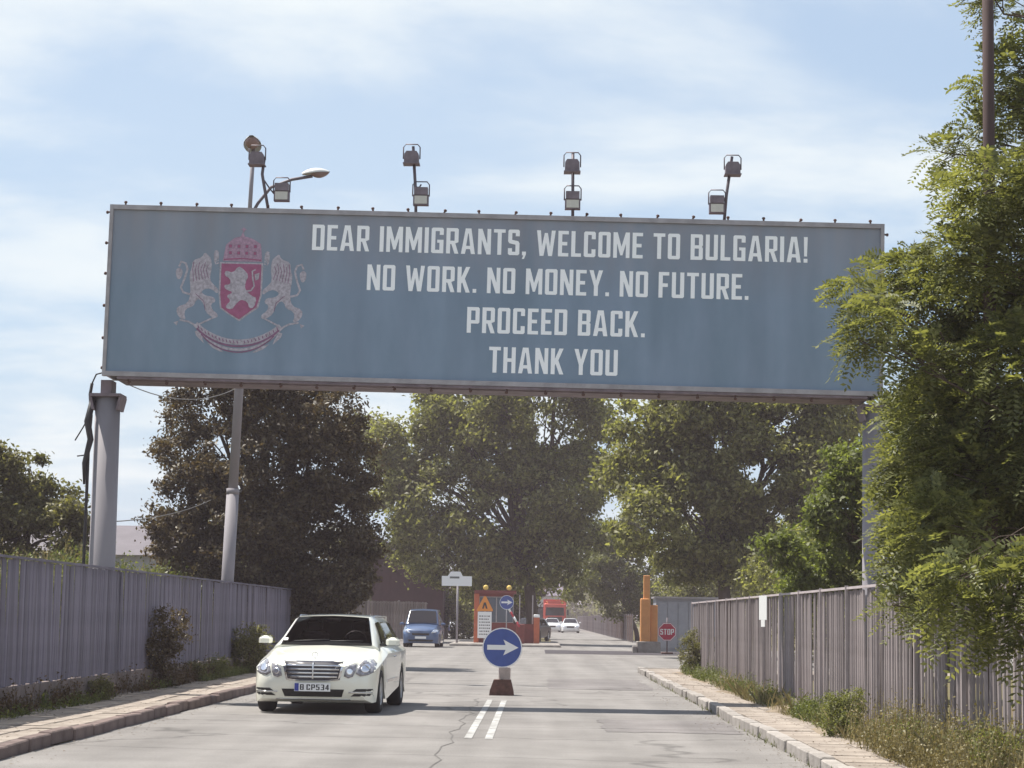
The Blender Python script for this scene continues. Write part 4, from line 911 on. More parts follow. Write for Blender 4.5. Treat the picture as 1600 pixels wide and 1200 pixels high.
# ------------------------------------------------------------------ orange column, stop sign, hut on the right
oc=thing('orange_column', 'tall stepped orange column on a concrete plinth at the right kerb', 'column', (4.82,94,0)); M_OR=mat('orange_paint',(0.62,0.27,0.085),0.6,var=0.1,scale=2)
add('plinth', MB().cbox(-0.42,0.62,-0.4,0.5,0,0.50,0.03).cbox(-0.62,-0.43,-0.5,-0.1,0,0.30,0.02), M_CONC, oc)
add('lower_shaft', MB().cbox(-0.27,0.16,-0.3,0.2,0.501,2.38,0.03), M_OR, oc)
add('side_shaft', MB().cbox(0.162,0.50,-0.05,0.35,0.502,2.1,0.03), M_OR, oc)
add('upper_shaft', MB().cbox(-0.14,0.14,-0.2,0.1,2.381,3.40,0.02), M_OR, oc)
st=thing('stop_sign', 'red octagonal stop sign beside the orange column', 'stop sign', (5.56,91,0)); M_STOP=mat('stop_red',(0.42,0.02,0.055),0.5)
octo=lambda r_: [(r_*math.cos(math.pi/8+k*math.pi/4),0.95+r_*math.sin(math.pi/8+k*math.pi/4)) for k in range(8)]
pt=add('plate', MB().prism(octo(0.41),0,0.02), M_STOP, st)
sheet('plate_lettering', text_mb('STOP',-0.29,0.29,0.83,0.24,-0.004), M_SWH, pt); add('plate_border', MB().flat([octo(0.395),octo(0.37)],-0.004), M_SWH, pt)
add('pole', MB().tube([(0,0.045,0),(0,0.045,1.55)],0.03,8), M_THIN, st); add('foot', MB().cbox(-0.25,0.25,-0.15,0.25,0.0,0.08,0.02), M_BRICK, st)
hu=thing('hut', 'grey sheet metal hut behind the stop sign', 'hut', (6.75,98.5,0)); M_HUT=mat('grey_sheet',(0.26,0.27,0.30),0.6,var=0.1,scale=2)
add('wall', MB().box(-1.25,2.2,0,2.5,0,2.45), M_HUT, hu); add('roof', MB().box(-1.35,2.3,-0.15,2.6,2.451,2.53), M_GALV, hu)
for k in range(7): add('wall_panel', MB().box(-1.2+k*0.49,-1.2+k*0.49+0.46,-0.03,-0.002,0.15,2.3), M_HUT, hu)

# ------------------------------------------------------------------ white roadside sign, far buildings
ws_=thing('roadside_sign', 'white rectangular sign on a slim pole left of the booth', 'road sign', (-4.15,108.6,0.0))
add('panel', MB().box(-0.77,0.77,0,0.05,3.02,3.52).prism([(-0.48,3.521),(0.30,3.521),(0.18,3.75),(-0.30,3.75)],0,0.05), M_SWH, ws_); add('pole', MB().tube([(0.05,0.08,0),(0.05,0.08,3.5)],0.055,8), M_POST, ws_)
bb_=MB(); bb_.box(-0.36,0.13,-0.006,-0.002,3.40,3.50); add('panel_mark', bb_, mat('sign_dark_grey',(0.12,0.13,0.13),0.6), ws_)
db=thing('shed', 'dark maroon clad shed with sloping roof behind the blue van', 'building', (-8.4,137,0)); M_MAR=mat('maroon_cladding',(0.045,0.014,0.020),0.75,var=0.2,scale=1.2)
add('wall', MB().prism([(-2.3,0),(2.3,0),(2.3,4.1),(-2.3,5.3)],0,9), M_MAR, db)
for k in range(8):
    x=-2.28+k*0.57; add('wall_panel', MB().prism([(x,0.2),(x+0.53,0.2),(x+0.53,5.15-(x+0.53+2.3)*0.26),(x,5.15-(x+2.3)*0.26)],-0.04,-0.002), M_MAR, db)
add('roof', MB().prism([(-2.45,5.40),(2.5,4.08),(2.5,4.22),(-2.45,6.75)],-0.3,9.2), mat('grey_roof',(0.15,0.125,0.16),0.8,var=0.15,scale=1), db)
lr=thing('low_building', 'low grey roofed building far behind the left billboard post', 'building', (-19.5,96,0))
add('wall', MB().box(-5,3.5,0,8,0,4.0), M_HUT, lr); add('roof', MB().add([(-5.4,-0.4,4.0),(3.9,-0.4,4.0),(3.9,8.4,4.0),(-5.4,8.4,4.0),(-5.4,4,5.5),(3.9,4,5.5)],[(0,1,5,4),(2,3,4,5),(1,2,5),(3,0,4),(3,2,1,0)]), mat('grey_mauve_roof',(0.13,0.115,0.13),0.8,var=0.1,scale=1), lr)
for k in range(3): add('window', MB().box(-4+k*2.4,-2.8+k*2.4,-0.03,-0.002,1.4,2.8), M_GLASS, lr)
fh=thing('far_house', 'pale low house far beyond the toll booth', 'building', (-7.0,260,0))
add('wall', MB().box(-6,10,0,8,0,4.2), mat('pale_render',(0.48,0.47,0.47),0.85,var=0.08,scale=0.6), fh); add('roof', MB().add([(-6.4,-0.5,4.2),(10.4,-0.5,4.2),(10.4,8.5,4.2),(-6.4,8.5,4.2),(-6.4,4,6.2),(10.4,4,6.2)],[(0,1,5,4),(2,3,4,5),(1,2,5),(3,0,4),(3,2,1,0)]), MATS['grey_roof'], fh)
for k in range(5): add('window', MB().box(-5+k*3,-3.6+k*3,-0.04,-0.002,1.2,2.8), M_GLASS, fh)
# utility pole at the right
tag(add('utility_pole', MB().tube([(0,0,0),(0.03,0,11.5)],[0.066,0.052],12), mat('brown_pole',(0.07,0.042,0.040),0.85,var=0.2,scale=3,stretch=(4,4,0.5)),None,(4.36,20.45,0)), 'slim brown wooden utility pole rising through the acacia on the right', 'utility pole')
ADDED_HAZE = 0.0006
# ------------------------------------------------------------------ trees and weeds
rng = np.random.RandomState(11)
def unit(n):
    v = rng.normal(size=(n,3)); return v/np.linalg.norm(v,axis=1,keepdims=True)
def leaf_quads(cen, size, outw=None):
    n=len(cen); a=unit(n)
    nrm = unit(n)
    if outw is not None: nrm = nrm*0.8+outw*0.45+np.array([0,0,0.35])
    a = a-nrm*(np.sum(a*nrm,axis=1)/np.sum(nrm*nrm,axis=1))[:,None]; a/=np.linalg.norm(a,axis=1,keepdims=True)
    b=np.cross(nrm/np.linalg.norm(nrm,axis=1,keepdims=True),a)
    s=size*rng.uniform(0.6,1.35,(n,1)); w=s*rng.uniform(0.42,0.62,(n,1))
    fold=nrm/np.linalg.norm(nrm,axis=1,keepdims=True)*s*0.12
    q=np.stack([cen-a*s*0.5, cen+b*w*0.5+a*s*0.06+fold, cen+a*s*0.5, cen-b*w*0.5+a*s*0.06+fold],axis=1)
    return q.reshape(-1,3)
def crown_points(blobs, nleaf, clump, gap, droop=0.0, shell=0.75):
    B=np.array(blobs); wts=B[:,3]**2; wts/=wts.sum()
    area=(B[:,3]**2).sum(); nc=int(area/(clump*clump)*7.0)
    which=rng.choice(len(B),nc,p=wts)
    u=unit(nc); rad=B[which,3]*np.where(rng.rand(nc)<shell, rng.uniform(0.72,1.02,nc), rng.uniform(0.1,0.8,nc)**0.6)
    cc=B[which,:3]+u*rad[:,None]
    # open gaps: drop clumps inside random voids
    nv=max(1,int(gap*len(B)*2)); vi=rng.choice(len(B),nv); vo=B[vi,:3]+unit(nv)*B[vi,3][:,None]*0.9; vr=B[vi,3]*rng.uniform(0.25,0.5,nv)
    keep=np.ones(nc,bool)
    for p_,r_ in zip(vo,vr):
        d=np.linalg.norm((cc-p_)*np.array([1,0.35,1]),axis=1); keep&=d>r_
    cc=cc[keep]; u=u[keep]; nc=len(cc)
    wi=rng.choice(nc,nleaf)
    sc=clump*rng.uniform(0.55,1.25,nc)[wi]
    off=rng.normal(size=(nleaf,3))*sc[:,None]*np.array([0.42,0.42,0.30])
    off[:,2]-=droop*np.abs(off[:,0])
    return cc[wi]+off, u[wi], cc
M_BARK=mat('bark',(0.10,0.075,0.062),0.95,var=0.3,scale=3,bump=0.6,bscale=14,spec=0.1,stretch=(3,3,0.5))
def limb_tube(mb, a, b, r0, r1, wob=0.06):
    a=Vector(a); b=Vector(b); L=(b-a).length; pts=[]; 
    for i in range(6):
        t=i/5; p=a.lerp(b,t)+Vector((0,0,L*0.10*math.sin(math.pi*t)))
        if 0<i<5: p+=Vector((random.gauss(0,wob*L*0.5),random.gauss(0,wob*L*0.5),random.gauss(0,wob*L*0.3)))
        pts.append(p)
    mb.tube(pts,[r0+(r1-r0)*i/5 for i in range(6)],7,cap=False)
    return pts
def tree(name,label,cat,base,blobs,nleaf,leaf,clump,gap,lm,trunk_r,fork,nlimb=14,group=None,droop=0.0,shell=0.75):
    base=Vector(base); root=thing(name,label,cat,base,0,group)
    pts,outw,cc=crown_points(blobs,nleaf,clump,gap,droop,shell)
    q=leaf_quads(pts,leaf,outw)-np.array(base)
    cr=bpy.data.objects.new('crown',np_mesh('crown',q,4,lm)); COL.objects.link(cr); cr.parent=root; cr['kind']='stuff'
    tb=MB(); f_=Vector(fork)-base
    tb.tube([(0,0,-0.1),(f_.x*0.15,f_.y*0.15,f_.z*0.3),(f_.x*0.6,f_.y*0.6,f_.z*0.7),f_],[trunk_r*1.25,trunk_r,trunk_r*0.85,trunk_r*0.75],10)
    add('trunk',tb,M_BARK,root)
    lb=MB(); order=sorted(blobs,key=lambda b_:-b_[3])[:nlimb]
    for b_ in order:
        e_=Vector(b_[:3])-base; ps=limb_tube(lb,f_,e_,trunk_r*0.5,trunk_r*0.12)
        for k in range(4):
            t_=ps[random.choice((2,3,4))]; e2=e_+Vector(unit(1)[0])*b_[3]*0.85; limb_tube(lb,t_,e2,trunk_r*0.14,trunk_r*0.035)
    add('branches',sheet('tmp',lb,M_BARK).data,None,root); bpy.data.objects.remove(bpy.data.objects['tmp'])
    return root
L_DARK=leaf_mat('dark_tree_leaf',(0.048,0.035,0.026),(0.140,0.112,0.060),0.32,(1.3,1.15,0.6))
L_PLANE=leaf_mat('plane_leaf',(0.085,0.086,0.034),(0.285,0.275,0.115),0.48)
L_PLANE2=leaf_mat('plane_leaf_olive',(0.085,0.086,0.034),(0.275,0.262,0.110),0.48)
L_LIGHT=leaf_mat('pale_bush_leaf',(0.10,0.105,0.040),(0.21,0.21,0.085),0.40)
L_MID=leaf_mat('green_shrub_leaf',(0.085,0.10,0.034),(0.20,0.22,0.075),0.46)
L_ROB=leaf_mat('acacia_leaf',(0.095,0.108,0.044),(0.225,0.235,0.094),0.48,(1.45,1.4,0.70))
L_OLIVE=leaf_mat('olive_leaf',(0.075,0.072,0.032),(0.20,0.18,0.080),0.38)
DARK = [(-9.38,59.8,7.21,1.27),(-7.65,60.53,7.68,1.65),(-6.16,58.8,6.98,1.25),(-9.83,59.53,5.72,1.12),(-7.97,59.15,5.72,1.97),(-5.97,59.02,5.56,1.43),(-10.19,59.25,4.25,0.93),(-8.34,59.63,3.94,2.17),(-6.18,59.75,3.97,1.72),(-5.42,60.09,4.91,0.73),(-9.98,59.81,3.2,0.91),(-7.69,60.44,2.7,2.01),(-5.74,59.29,2.71,1.08),(-7.55,60.91,8.84,1.48),(-8.37,58.87,8.58,1.25),(-8.02,60.41,1.61,2.01),(-9.57,59.8,1.94,1.09),(-6.16,60.14,1.64,1.09),(-5.12,59.14,3.43,0.68),(-5.2,59.28,2.36,0.72),(-5.23,60.72,6.25,0.55),(-11.16,61.12,5.91,0.22),(-10.8,59.55,5.2,0.18),(-11.12,60.46,4.3,0.16),(-10.62,60.9,6.93,0.41),(-10.79,60.95,6.37,0.3),(-5.01,59.0,6.92,0.25),(-10.82,58.89,3.6,0.25),(-4.79,59.21,4.33,0.25),(-10.8,60.91,3.03,0.41)]
PLANE = [(-2.56,119.59,4.49,2.17),(-0.38,121.1,3.83,1.83),(-5.0,117.5,4.75,1.78),(1.4,119.01,5.61,2.16),(-6.52,118.23,7.61,2.33),(-2.93,117.96,7.29,2.86),(0.28,118.43,8.08,2.87),(2.79,119.23,9.61,1.81),(-7.36,119.48,9.84,1.99),(-4.5,120.19,11.03,2.91),(-1.22,119.6,11.39,3.26),(1.88,120.93,12.66,2.57),(-5.56,118.52,12.69,1.8),(3.0,121.89,13.13,1.29),(-2.31,117.64,13.73,3.21),(0.56,120.85,14.85,2.93),(-1.67,119.59,16.88,3.62),(-4.6,120.29,16.19,2.55),(1.24,118.2,16.75,2.51),(-9.13,118.49,11.19,1.26),(-8.51,121.5,9.41,1.47),(-10.49,122.34,12.05,1.04),(-8.37,119.07,7.62,1.26),(-7.91,120.96,5.53,1.03),(-7.05,121.88,5.58,1.48),(-3.7,121.97,3.61,1.29)]
PLANE2 = [(4.27,84.59,9.33,1.28),(3.97,86.1,7.37,1.3),(4.2,82.5,5.13,1.38),(5.53,84.01,7.76,1.78),(6.0,83.23,5.69,1.77),(6.96,82.96,9.22,2.01),(8.27,83.43,7.25,2.02),(7.35,84.23,4.49,1.66),(5.59,84.48,3.96,1.15),(9.23,85.19,5.07,1.81),(9.92,84.6,9.16,2.05),(11.64,85.93,9.56,1.56),(11.06,83.52,6.79,1.52),(9.41,86.89,3.83,1.32),(6.18,82.64,10.19,1.75),(8.76,85.85,11.09,1.82),(10.69,84.59,11.24,1.54)]
LIGHT = [(4.47,149.67,6.72,2.04),(6.34,150.88,5.88,2.06),(3.55,148.0,4.87,1.57),(5.38,149.21,4.02,1.81),(7.15,148.59,4.04,1.58),(2.67,148.37,3.75,1.12),(6.68,148.75,7.62,1.35),(5.85,149.38,2.69,1.36),(7.67,149.59,2.5,1.13)]
MID = [(6.16,41.8,2.75,0.63),(5.38,42.53,2.56,0.45),(4.79,40.8,2.82,0.37),(7.0,41.53,3.63,0.88),(5.76,41.15,3.46,0.56),(6.3,41.02,4.34,0.68),(7.21,41.25,4.87,0.87),(8.28,41.63,3.9,1.14),(9.19,41.75,4.93,1.01),(5.83,42.09,2.31,0.45),(7.67,41.81,2.64,0.76),(9.07,42.44,2.68,1.03),(5.1,41.29,2.16,0.38),(9.82,42.91,3.74,1.04),(7.89,40.87,5.59,0.87),(6.89,42.41,2.01,0.51),(8.29,41.8,1.78,0.76)]
FARLEFT = [(-14.46,57.83,4.64,0.88),(-13.71,58.44,4.42,0.85),(-12.62,57.0,3.93,0.45),(-14.18,57.6,3.59,1.05),(-13.05,57.29,3.42,0.78),(-14.68,57.18,5.39,0.52),(-15.39,57.37,4.6,1.22),(-13.77,57.69,5.09,0.49),(-12.97,57.79,2.91,0.61),(-14.43,58.08,2.55,0.88)]
ROB = [(4.89,21.69,7.85,0.3),(4.62,21.52,8.04,0.16),(4.89,21.44,7.16,0.32),(4.61,21.54,6.98,0.2),(4.93,21.62,6.6,0.36),(4.54,21.67,6.5,0.23),(4.15,21.75,6.36,0.17),(4.29,19.65,5.57,0.3),(4.1,20.81,5.81,0.16),(4.16,20.35,5.43,0.19),(4.68,20.61,5.33,0.37),(4.21,19.85,4.93,0.27),(3.86,19.96,4.95,0.21),(3.75,21.04,4.97,0.24),(3.48,21.34,4.92,0.25),(2.98,20.16,4.6,0.15),(3.78,20.85,4.58,0.35),(4.36,21.18,4.71,0.39),(4.81,21.21,4.65,0.39),(3.16,19.75,4.29,0.23),(2.97,19.67,4.09,0.12),(3.59,19.91,3.92,0.22),(4.22,21.18,4.12,0.39),(4.42,19.78,3.89,0.42),(3.72,20.36,3.51,0.26),(3.92,21.32,3.54,0.42),(4.34,20.56,3.41,0.44),(3.68,20.85,3.05,0.28),(3.95,20.17,2.88,0.43),(4.65,20.84,2.87,0.44),(3.62,21.1,2.56,0.29),(3.72,19.63,2.31,0.39),(4.54,20.95,2.31,0.44),(3.73,21.38,1.99,0.23),(3.26,16.44,1.82,0.21),(3.69,16.35,1.73,0.22),(3.54,19.6,1.63,0.18),(3.21,16.45,1.58,0.15),(3.54,16.37,1.46,0.14),(3.45,16.64,1.38,0.08),(3.74,16.43,1.27,0.11),(3.27,19.6,1.62,0.11),(4.9,19.7,5.53,0.48),(5.12,20.63,4.44,0.56),(4.91,19.86,3.12,0.54),(5.34,21.68,6.96,0.39),(4.07,16.51,1.84,0.35)]

tree('dense_tree','dense dark maroon green tree rising behind the left fence and lamp pole','tree',(-7.8,60,1.0),DARK,140000,0.13,0.42,0.04,L_DARK,0.22,(-7.8,60,2.6),12)
tree('plane_tree','broad plane tree in the middle spreading over the toll booth','tree',(-0.2,120,0),PLANE,110000,0.28,0.95,0.45,L_PLANE,0.38,(-0.6,120,4.2),18)
tree('plane_tree','tall olive green tree between the billboard underside and the right fence','tree',(7.6,85,0),PLANE2,110000,0.22,0.75,0.35,L_PLANE2,0.30,(7.4,85,3.4),16)
tree('leafy_bush','pale green bush beyond the orange column and far fence','bush',(7.1,150,0),LIGHT,24000,0.26,0.8,0.1,L_LIGHT,0.16,(6.3,150,2.2),8)
tree('green_shrub_tree','fresh green shrubby tree just behind the right fence','tree',(7.4,42,0),MID,110000,0.11,0.36,0.15,L_MID,0.12,(7.2,42,1.6),14)
tree('olive_tree','round olive brown tree at the far left above the fence','tree',(-14.2,58,1.4),FARLEFT,34000,0.15,0.5,0.15,L_OLIVE,0.15,(-14.2,58,2.9),9)
def bush(label, c, r, h, n, leaf, lm, z0=0.1, name='bush', clump=0.25):
    bl=[]
    for k in range(7):
        a=k*2.4; bl.append((c[0]+math.cos(a)*r*0.45*(k>0), c[1]+math.sin(a)*r*0.45*(k>0), z0+h*(0.25+0.55*(k/6)), r*(0.75-0.06*k)))
    return tree(name,label,'bush',(c[0],c[1],z0-0.02),bl,n,leaf,clump,0.05,lm,0.03+r*0.02,(c[0],c[1],z0+h*0.25),6)
bush('dark bush overgrowing the left fence',(-6.66,37.8),0.58,1.6,6000,0.055,L_DARK,0.12,clump=0.13)
bush('dry leafy bush behind the cream car against the left fence',(-6.5,48.0),0.66,1.1,6000,0.06,L_OLIVE,0.12,clump=0.14)
bush('dark hedge bush past the end of the left fence',(-7.6,66.0),1.4,2.2,9000,0.11,L_DARK,0.0)
bush('dusty bush past the left fence near the maroon shed',(-9.3,88.0),1.6,3.2,9000,0.14,L_OLIVE,0.0)
for i,(x,y,r_,h_) in enumerate([(3.72,21.2,0.20,0.42),(3.80,18.6,0.26,0.55),(3.75,29.5,0.14,0.32),(3.78,17.2,0.30,0.6)]):
    bush(['leafy weed clump just nearer than the feathery bush by the right fence','leafy weed clump in the dry grass at the right edge','small weed clump by the plinth of the right fence halfway along','largest leafy weed clump in the bottom right corner'][i],(x,y),r_,h_,2600,0.032,L_LIGHT if i%2 else L_MID,0.1,'weed_clump',0.09)
for i,(x,y,r_,h_) in enumerate([(-6.6,32.2,0.24,0.35),(-6.5,43.4,0.30,0.5),(-6.6,41.2,0.22,0.45)]):
    bush(['leafy weed clump at the plinth left of the dark fence bush','yellowish weed clump at the left plinth near the cream car','spiky weed clump right of the dark fence bush'][i],(x,y),r_,h_,2600,0.035,(L_OLIVE,L_LIGHT,L_OLIVE)[i],0.1,'weed_clump',0.09)
bush('feathery green weed bush by the right fence plinth',(3.62,25.0),0.30,0.62,4500,0.035,L_LIGHT,0.1,clump=0.1)
bush('tall weed bush at the far end of the right fence',(3.95,52.5),0.45,1.2,5000,0.05,L_OLIVE,0.1,clump=0.13)
bush('dark green bush beside the maroon shed',(-4.9,141),1.6,4.2,9000,0.2,L_PLANE,0.0,clump=0.5)
bush('wild bush beyond the olive tree left of the billboard post',(-11.0,50),1.0,1.2,7000,0.09,L_LIGHT,1.2,clump=0.2)
bush('low yellow green bush on the bank at the left edge of the picture',(-10.2,42.0),0.8,0.7,7000,0.07,L_LIGHT,1.5,clump=0.2)
bush('pale bush on the bank just left of the billboard post',(-9.3,40.5),0.6,0.55,6000,0.06,L_LIGHT,1.6,clump=0.18)
bush('olive bush on the bank just right of the billboard post',(-9.1,44.5),0.7,0.65,6000,0.06,L_OLIVE,1.5,clump=0.18)
bush('pale scrub on the bank below the dark tree',(-9.6,52.0),0.9,0.7,6000,0.07,L_LIGHT,1.5,clump=0.2)
bush('brushy plant on the bank between the left post and dark tree',(-10.4,53.5),0.8,1.1,6000,0.08,L_LIGHT,1.3,clump=0.2)
for i,(x,y,r_,h_) in enumerate([(11,128,3.4,8),(14,100,3.2,7),(-15,150,4,8),(-20,120,4,7),(12,62,2.6,5),(9.5,70,2.2,4.2),(-2.2,146,3.2,6.5),(-3.6,172,2.6,6.5),(-13,84,2.4,3.6)]):
    bl=[(x+random.uniform(-1,1)*r_*0.7,y+random.uniform(-1,1)*r_*0.5,h_*random.uniform(0.25,0.8),r_*random.uniform(0.45,0.7)) for k in range(9)]
    tree('background_tree',['broad tree far behind the grey hut','round tree behind the hut roof','rounded tree behind the maroon shed','tree far behind the grass bank','shrubby tree behind the far part of the right fence','low dense tree behind the stop sign','dark tree filling the space behind the toll booth','smaller dark tree further back behind the toll booth','small bushy tree on the bank beyond the dark tree'][i],'tree',(x,y,0),bl,15000,0.24 if y>90 else 0.15,0.7 if y>90 else 0.5,0.1,(L_PLANE,L_PLANE2,L_OLIVE,L_OLIVE,L_MID,L_PLANE2,L_DARK,L_PLANE,L_LIGHT)[i],0.2,(x,y,h_*0.3),7)
# distant wood closing the horizon
wb=[(random.uniform(-160,160),random.uniform(420,470),random.uniform(2,7),random.uniform(5,8)) for k in range(90)]
pts,outw,cc=crown_points(wb,45000,2.0,0.02); q=leaf_quads(pts,1.3,outw)
fw=bpy.data.objects.new('distant_wood',np_mesh('distant_wood',q,4,L_PLANE)); COL.objects.link(fw); tag(fw,'hazy line of distant trees closing the road','trees',kind='stuff')

# ---- feathery acacia on the right: pinnate leaves on real twigs
ac=thing('acacia_tree','bright green feathery acacia leaning over the right fence and billboard end','tree',(6.9,20.8,0)); acb=Vector((6.9,20.8,0))
B=np.array(ROB); nf=8000
wts=B[:,3]**2*np.where(B[:,2]>5.6,0.62,1.0); wts/=wts.sum(); wi=rng.choice(len(B),nf,p=wts)
u=unit(nf); cen=B[wi,:3]+u*(B[wi,3]*rng.uniform(0.25,1.0,nf)**0.5)[:,None]
dirv=u*0.7+np.array([-0.35,0,0.05])+rng.normal(size=(nf,3))*0.45; dirv/=np.linalg.norm(dirv,axis=1,keepdims=True)
NL=8
Lf=rng.uniform(0.17,0.33,nf)
side=np.cross(dirv,np.array([0,0,1.0])+rng.normal(size=(nf,3))*0.35); side/=np.linalg.norm(side,axis=1,keepdims=True)
upv=np.cross(side,dirv)
quads=[]
for k in range(NL):
    t=(k+0.6)/NL
    pos=cen+dirv*(Lf*t)[:,None]-np.array([0,0,1.0])*(Lf*0.45*t*t)[:,None]
    for sgn in (-1,1):
        ln=(Lf*0.25*(1.15-0.35*abs(t-0.45)))[:,None]; ldir=side*sgn*0.92+dirv*0.38+rng.normal(size=(nf,3))*0.10-np.array([0,0,0.12]); ldir/=np.linalg.norm(ldir,axis=1,keepdims=True)
        wv=np.cross(ldir,upv); wv/=np.linalg.norm(wv,axis=1,keepdims=True); wv=wv*(Lf*0.052)[:,None]
        quads.append(np.stack([pos,pos+ldir*ln*0.5+wv,pos+ldir*ln,pos+ldir*ln*0.5-wv],axis=1))
pos=cen+dirv*Lf[:,None]-np.array([0,0,1.0])*(Lf*0.45)[:,None]
wv=side*(Lf*0.05)[:,None]; quads.append(np.stack([pos,pos+dirv*(Lf*0.1)[:,None]+wv,pos+dirv*(Lf*0.2)[:,None],pos+dirv*(Lf*0.1)[:,None]-wv],axis=1))
q=np.concatenate(quads).reshape(-1,3)-np.array(acb)
o=bpy.data.objects.new('crown',np_mesh('crown',q,4,L_ROB)); COL.objects.link(o); o.parent=ac; o['kind']='stuff'
tb=MB(); tb.tube([(0,0,-0.1),(-0.1,0,1.2),(-0.25,0.05,3.0),(-0.5,0,5.0),(-0.7,0,7.2),(-0.8,0,8.6)],[0.16,0.13,0.115,0.09,0.06,0.03],10); add('trunk',tb,M_BARK,ac)
lb=MB()
for b_ in ROB:
    e_=Vector(b_[:3])-acb; zb=max(0.9,min(8.0,e_.z-0.75*abs(e_.x))); t_=zb/8.6; st_=Vector((-0.8*t_,0,zb))
    ps=limb_tube(lb,st_,e_,0.026,0.007,0.10)
    for k in range(3): limb_tube(lb,ps[random.choice((3,4))],e_+Vector(unit(1)[0])*b_[3]*0.9,0.008,0.003)
o=sheet('branches',lb,M_BARK,ac)

# ---- weeds and dry grass
def blades(name,label,n,sampler,h0,h1,w,lm,lean=0.45,group=None):
    P=np.array([sampler() for _ in range(n)]); a=rng.uniform(0,2*np.pi,n); d=np.stack([np.cos(a),np.sin(a),np.zeros(n)],1)
    h=rng.uniform(h0,h1,n)*P[:,3]; base=P[:,:3]; ln=(rng.uniform(0.1,lean,n)*h)[:,None]*np.stack([np.cos(a+1.3),np.sin(a+1.3),np.zeros(n)],1)
    wv=d*(w*rng.uniform(0.6,1.4,n))[:,None]; up=np.zeros((n,3)); up[:,2]=h
    q=np.stack([base-wv,base+wv,base+wv*0.7+up*0.6+ln*0.4,base+up+ln],axis=1).reshape(-1,3)
    o=bpy.data.objects.new(name,np_mesh(name,q,4,lm)); COL.objects.link(o); return tag(o,label,'weeds',group,'stuff')
W_DRY=leaf_mat('dry_grass',(0.13,0.115,0.050),(0.28,0.235,0.115),0.3,(1.2,1.1,0.7)); W_GRN=leaf_mat('weed_green',(0.060,0.075,0.022),(0.160,0.170,0.055),0.35); W_BRN=leaf_mat('weed_brown',(0.06,0.042,0.025),(0.15,0.105,0.055),0.25,(1.2,1.0,0.7))
def strip(x0,x1,y0,y1,z,clus):
    cl=[(random.uniform(x0,x1),random.uniform(y0,y1),random.uniform(0.4,1.0)) for _ in range(clus)]
    def f_():
        c_=random.choice(cl); s_=0.18+0.28*c_[2]
        return (min(x1+0.05,max(x0-0.05,c_[0]+random.gauss(0,s_*0.5))), c_[1]+random.gauss(0,s_*1.6), z, c_[2]*random.uniform(0.5,1.1))
    return f_
def herb(name,label,n,sampler,h0,h1,leaf,stemw,lm):
    '''stalks with small leaves set along them, no two alike'''
    P=np.array([sampler() for _ in range(n)]); a=rng.uniform(0,2*np.pi,n); h=rng.uniform(h0,h1,n)*P[:,3]
    top=P[:,:3].copy(); top[:,2]+=h; top[:,0]+=np.cos(a)*h*0.35; top[:,1]+=np.sin(a)*h*0.35
    d=np.stack([np.sin(a),-np.cos(a),np.zeros(n)],1)*stemw
    mid=P[:,:3]*0.45+top*0.55; mid[:,2]+=h*0.08
    st=np.concatenate([np.stack([P[:,:3]-d,P[:,:3]+d,mid+d,mid-d],1),np.stack([mid-d,mid+d,top+d*0.5,top-d*0.5],1)]).reshape(-1,3)
    k=9; t=rng.uniform(0.15,1.05,(n,k,1)); pos=(P[:,None,:3]*(1-t)+top[:,None,:]*t).reshape(-1,3)+rng.normal(size=(n*k,3))*leaf*0.6
    q=np.concatenate([st,leaf_quads(pos,leaf)])
    o=bpy.data.objects.new(name,np_mesh(name,q,4,lm)); COL.objects.link(o); return tag(o,label,'weeds',None,'stuff')
herb('weeds','dry brown weeds along the foot of the left fence',1500,strip(-6.74,-6.62,24,58,0.12,30),0.12,0.6,0.045,0.004,W_BRN)
herb('weeds','green weeds sprouting at the left fence plinth',900,strip(-6.70,-6.48,24,50,0.12,14),0.06,0.30,0.04,0.004,W_GRN)
herb('weeds','green weeds lining the foot of the right fence',2600,strip(3.68,3.93,17,53,0.12,44),0.10,0.50,0.035,0.003,W_GRN)
herb('dry_grass','tall dry grass in front of the right fence near the viewer',2600,strip(3.5,3.95,15,23.5,0.12,34),0.15,0.75,0.03,0.003,W_DRY)
blades('dry_grass','fine pale grass tufts along the right plinth',1800,strip(3.6,3.95,16,42,0.12,40),0.12,0.5,0.004,W_DRY,0.9)
def bk_s():
    x=-8.2-abs(random.gauss(0,4.5)); y=random.uniform(34,70); return (x,y,bank_h(x,y)-0.05,random.uniform(0.5,1.1))
herb('tall_weeds','tall yellow green weeds on the bank behind the left fence',7000,bk_s,0.3,1.1,0.09,0.007,W_GRN)
herb('dry_weeds','straw coloured weeds on the bank behind the left fence',2500,bk_s,0.3,1.25,0.07,0.006,W_DRY)
def kerb_s():
    y=random.uniform(16,52); return (2.80-abs(random.gauss(0,0.03)),y,0.0,random.random()**2)
blades('kerb_weeds','sparse little weeds growing in the right gutter',500,kerb_s,0.04,0.16,0.006,W_GRN)
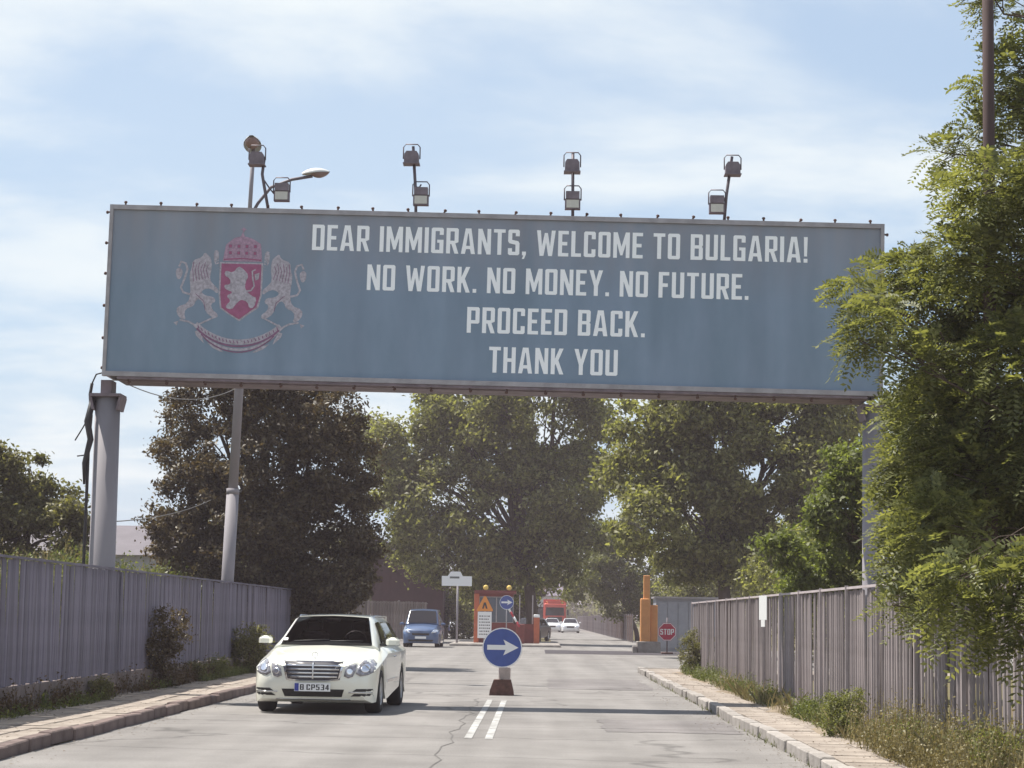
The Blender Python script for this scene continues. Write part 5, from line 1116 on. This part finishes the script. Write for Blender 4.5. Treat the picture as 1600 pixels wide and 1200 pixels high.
# soil washed out from under the right fence
so_=MB(); nx_,ny_=8,150
for j in range(ny_+1):
    y=15+j*0.26; ed=3.58+0.14*math.sin(y*0.9)+0.09*math.sin(y*2.3+1)+0.05*math.sin(y*5.1)
    for i in range(nx_+1):
        t_=i/nx_; so_.v.append((ed+(3.93-ed)*t_, y, 0.118+0.055*t_**0.7+0.008*math.sin(y*7+i*2)*t_))
for j in range(ny_):
    for i in range(nx_): a=j*(nx_+1)+i; so_.f.append((a,a+1,a+nx_+2,a+nx_+1)); so_.sm.append(True)
struct('soil_strip', so_, mat('dry_soil',(0.21,0.165,0.12),0.95,var=0.25,scale=5,bump=0.6,bscale=25,spec=0.1,col2=(0.27,0.22,0.165)))
# fallen leaves and grit by the kerbs
q=[];  
for (xa,xb,n_) in ((2.2,2.8,700),(-5.2,-4.7,600)):
    xs_=rng.uniform(0,1,n_)**2; x=(xb-(xb-xa)*xs_) if xa>0 else (xa+(xb-xa)*xs_); q.append(np.stack([x,rng.uniform(15,52,n_),np.full(n_,0.012)],1))
for (xa,xb,n_) in ((2.98,3.85,900),(-6.6,-5.4,900)): q.append(np.stack([rng.uniform(xa,xb,n_),rng.uniform(15,52,n_),np.full(n_,0.142)],1))
q=np.concatenate(q); qq=leaf_quads(q,0.045); z=qq[:,2]; base_z=np.repeat(q[:,2],4); qq[:,2]=base_z+(z-base_z)*0.15
o=bpy.data.objects.new('fallen_leaves',np_mesh('fallen_leaves',qq,4,W_BRN)); COL.objects.link(o); tag(o,'scattered dry leaves along both kerbs and pavements','leaves',kind='stuff')

# ------------------------------------------------------------------ added haze: even, thin tinted volume that lifts the dark tones
hb=MB().box(-3100,3100,-80,5100,-1.0,24.0); hz_o=add('added_haze',hb,None); hz_o['kind']='stuff'; hz_o['label']='thin tinted haze volume added to lift the dark tones'; hz_o['category']='added_haze'
hm=bpy.data.materials.new('shadow_lift_haze'); hm.use_nodes=True; ht=hm.node_tree; ht.nodes.clear()
pv=ht.nodes.new('ShaderNodeVolumePrincipled'); pv.inputs['Color'].default_value=(0.97,0.82,0.86,1); pv.inputs['Density'].default_value=ADDED_HAZE; pv.inputs['Anisotropy'].default_value=0.0
ho=ht.nodes.new('ShaderNodeOutputMaterial'); ht.links.new(pv.outputs[0],ho.inputs['Volume']); hz_o.data.materials.append(hm)
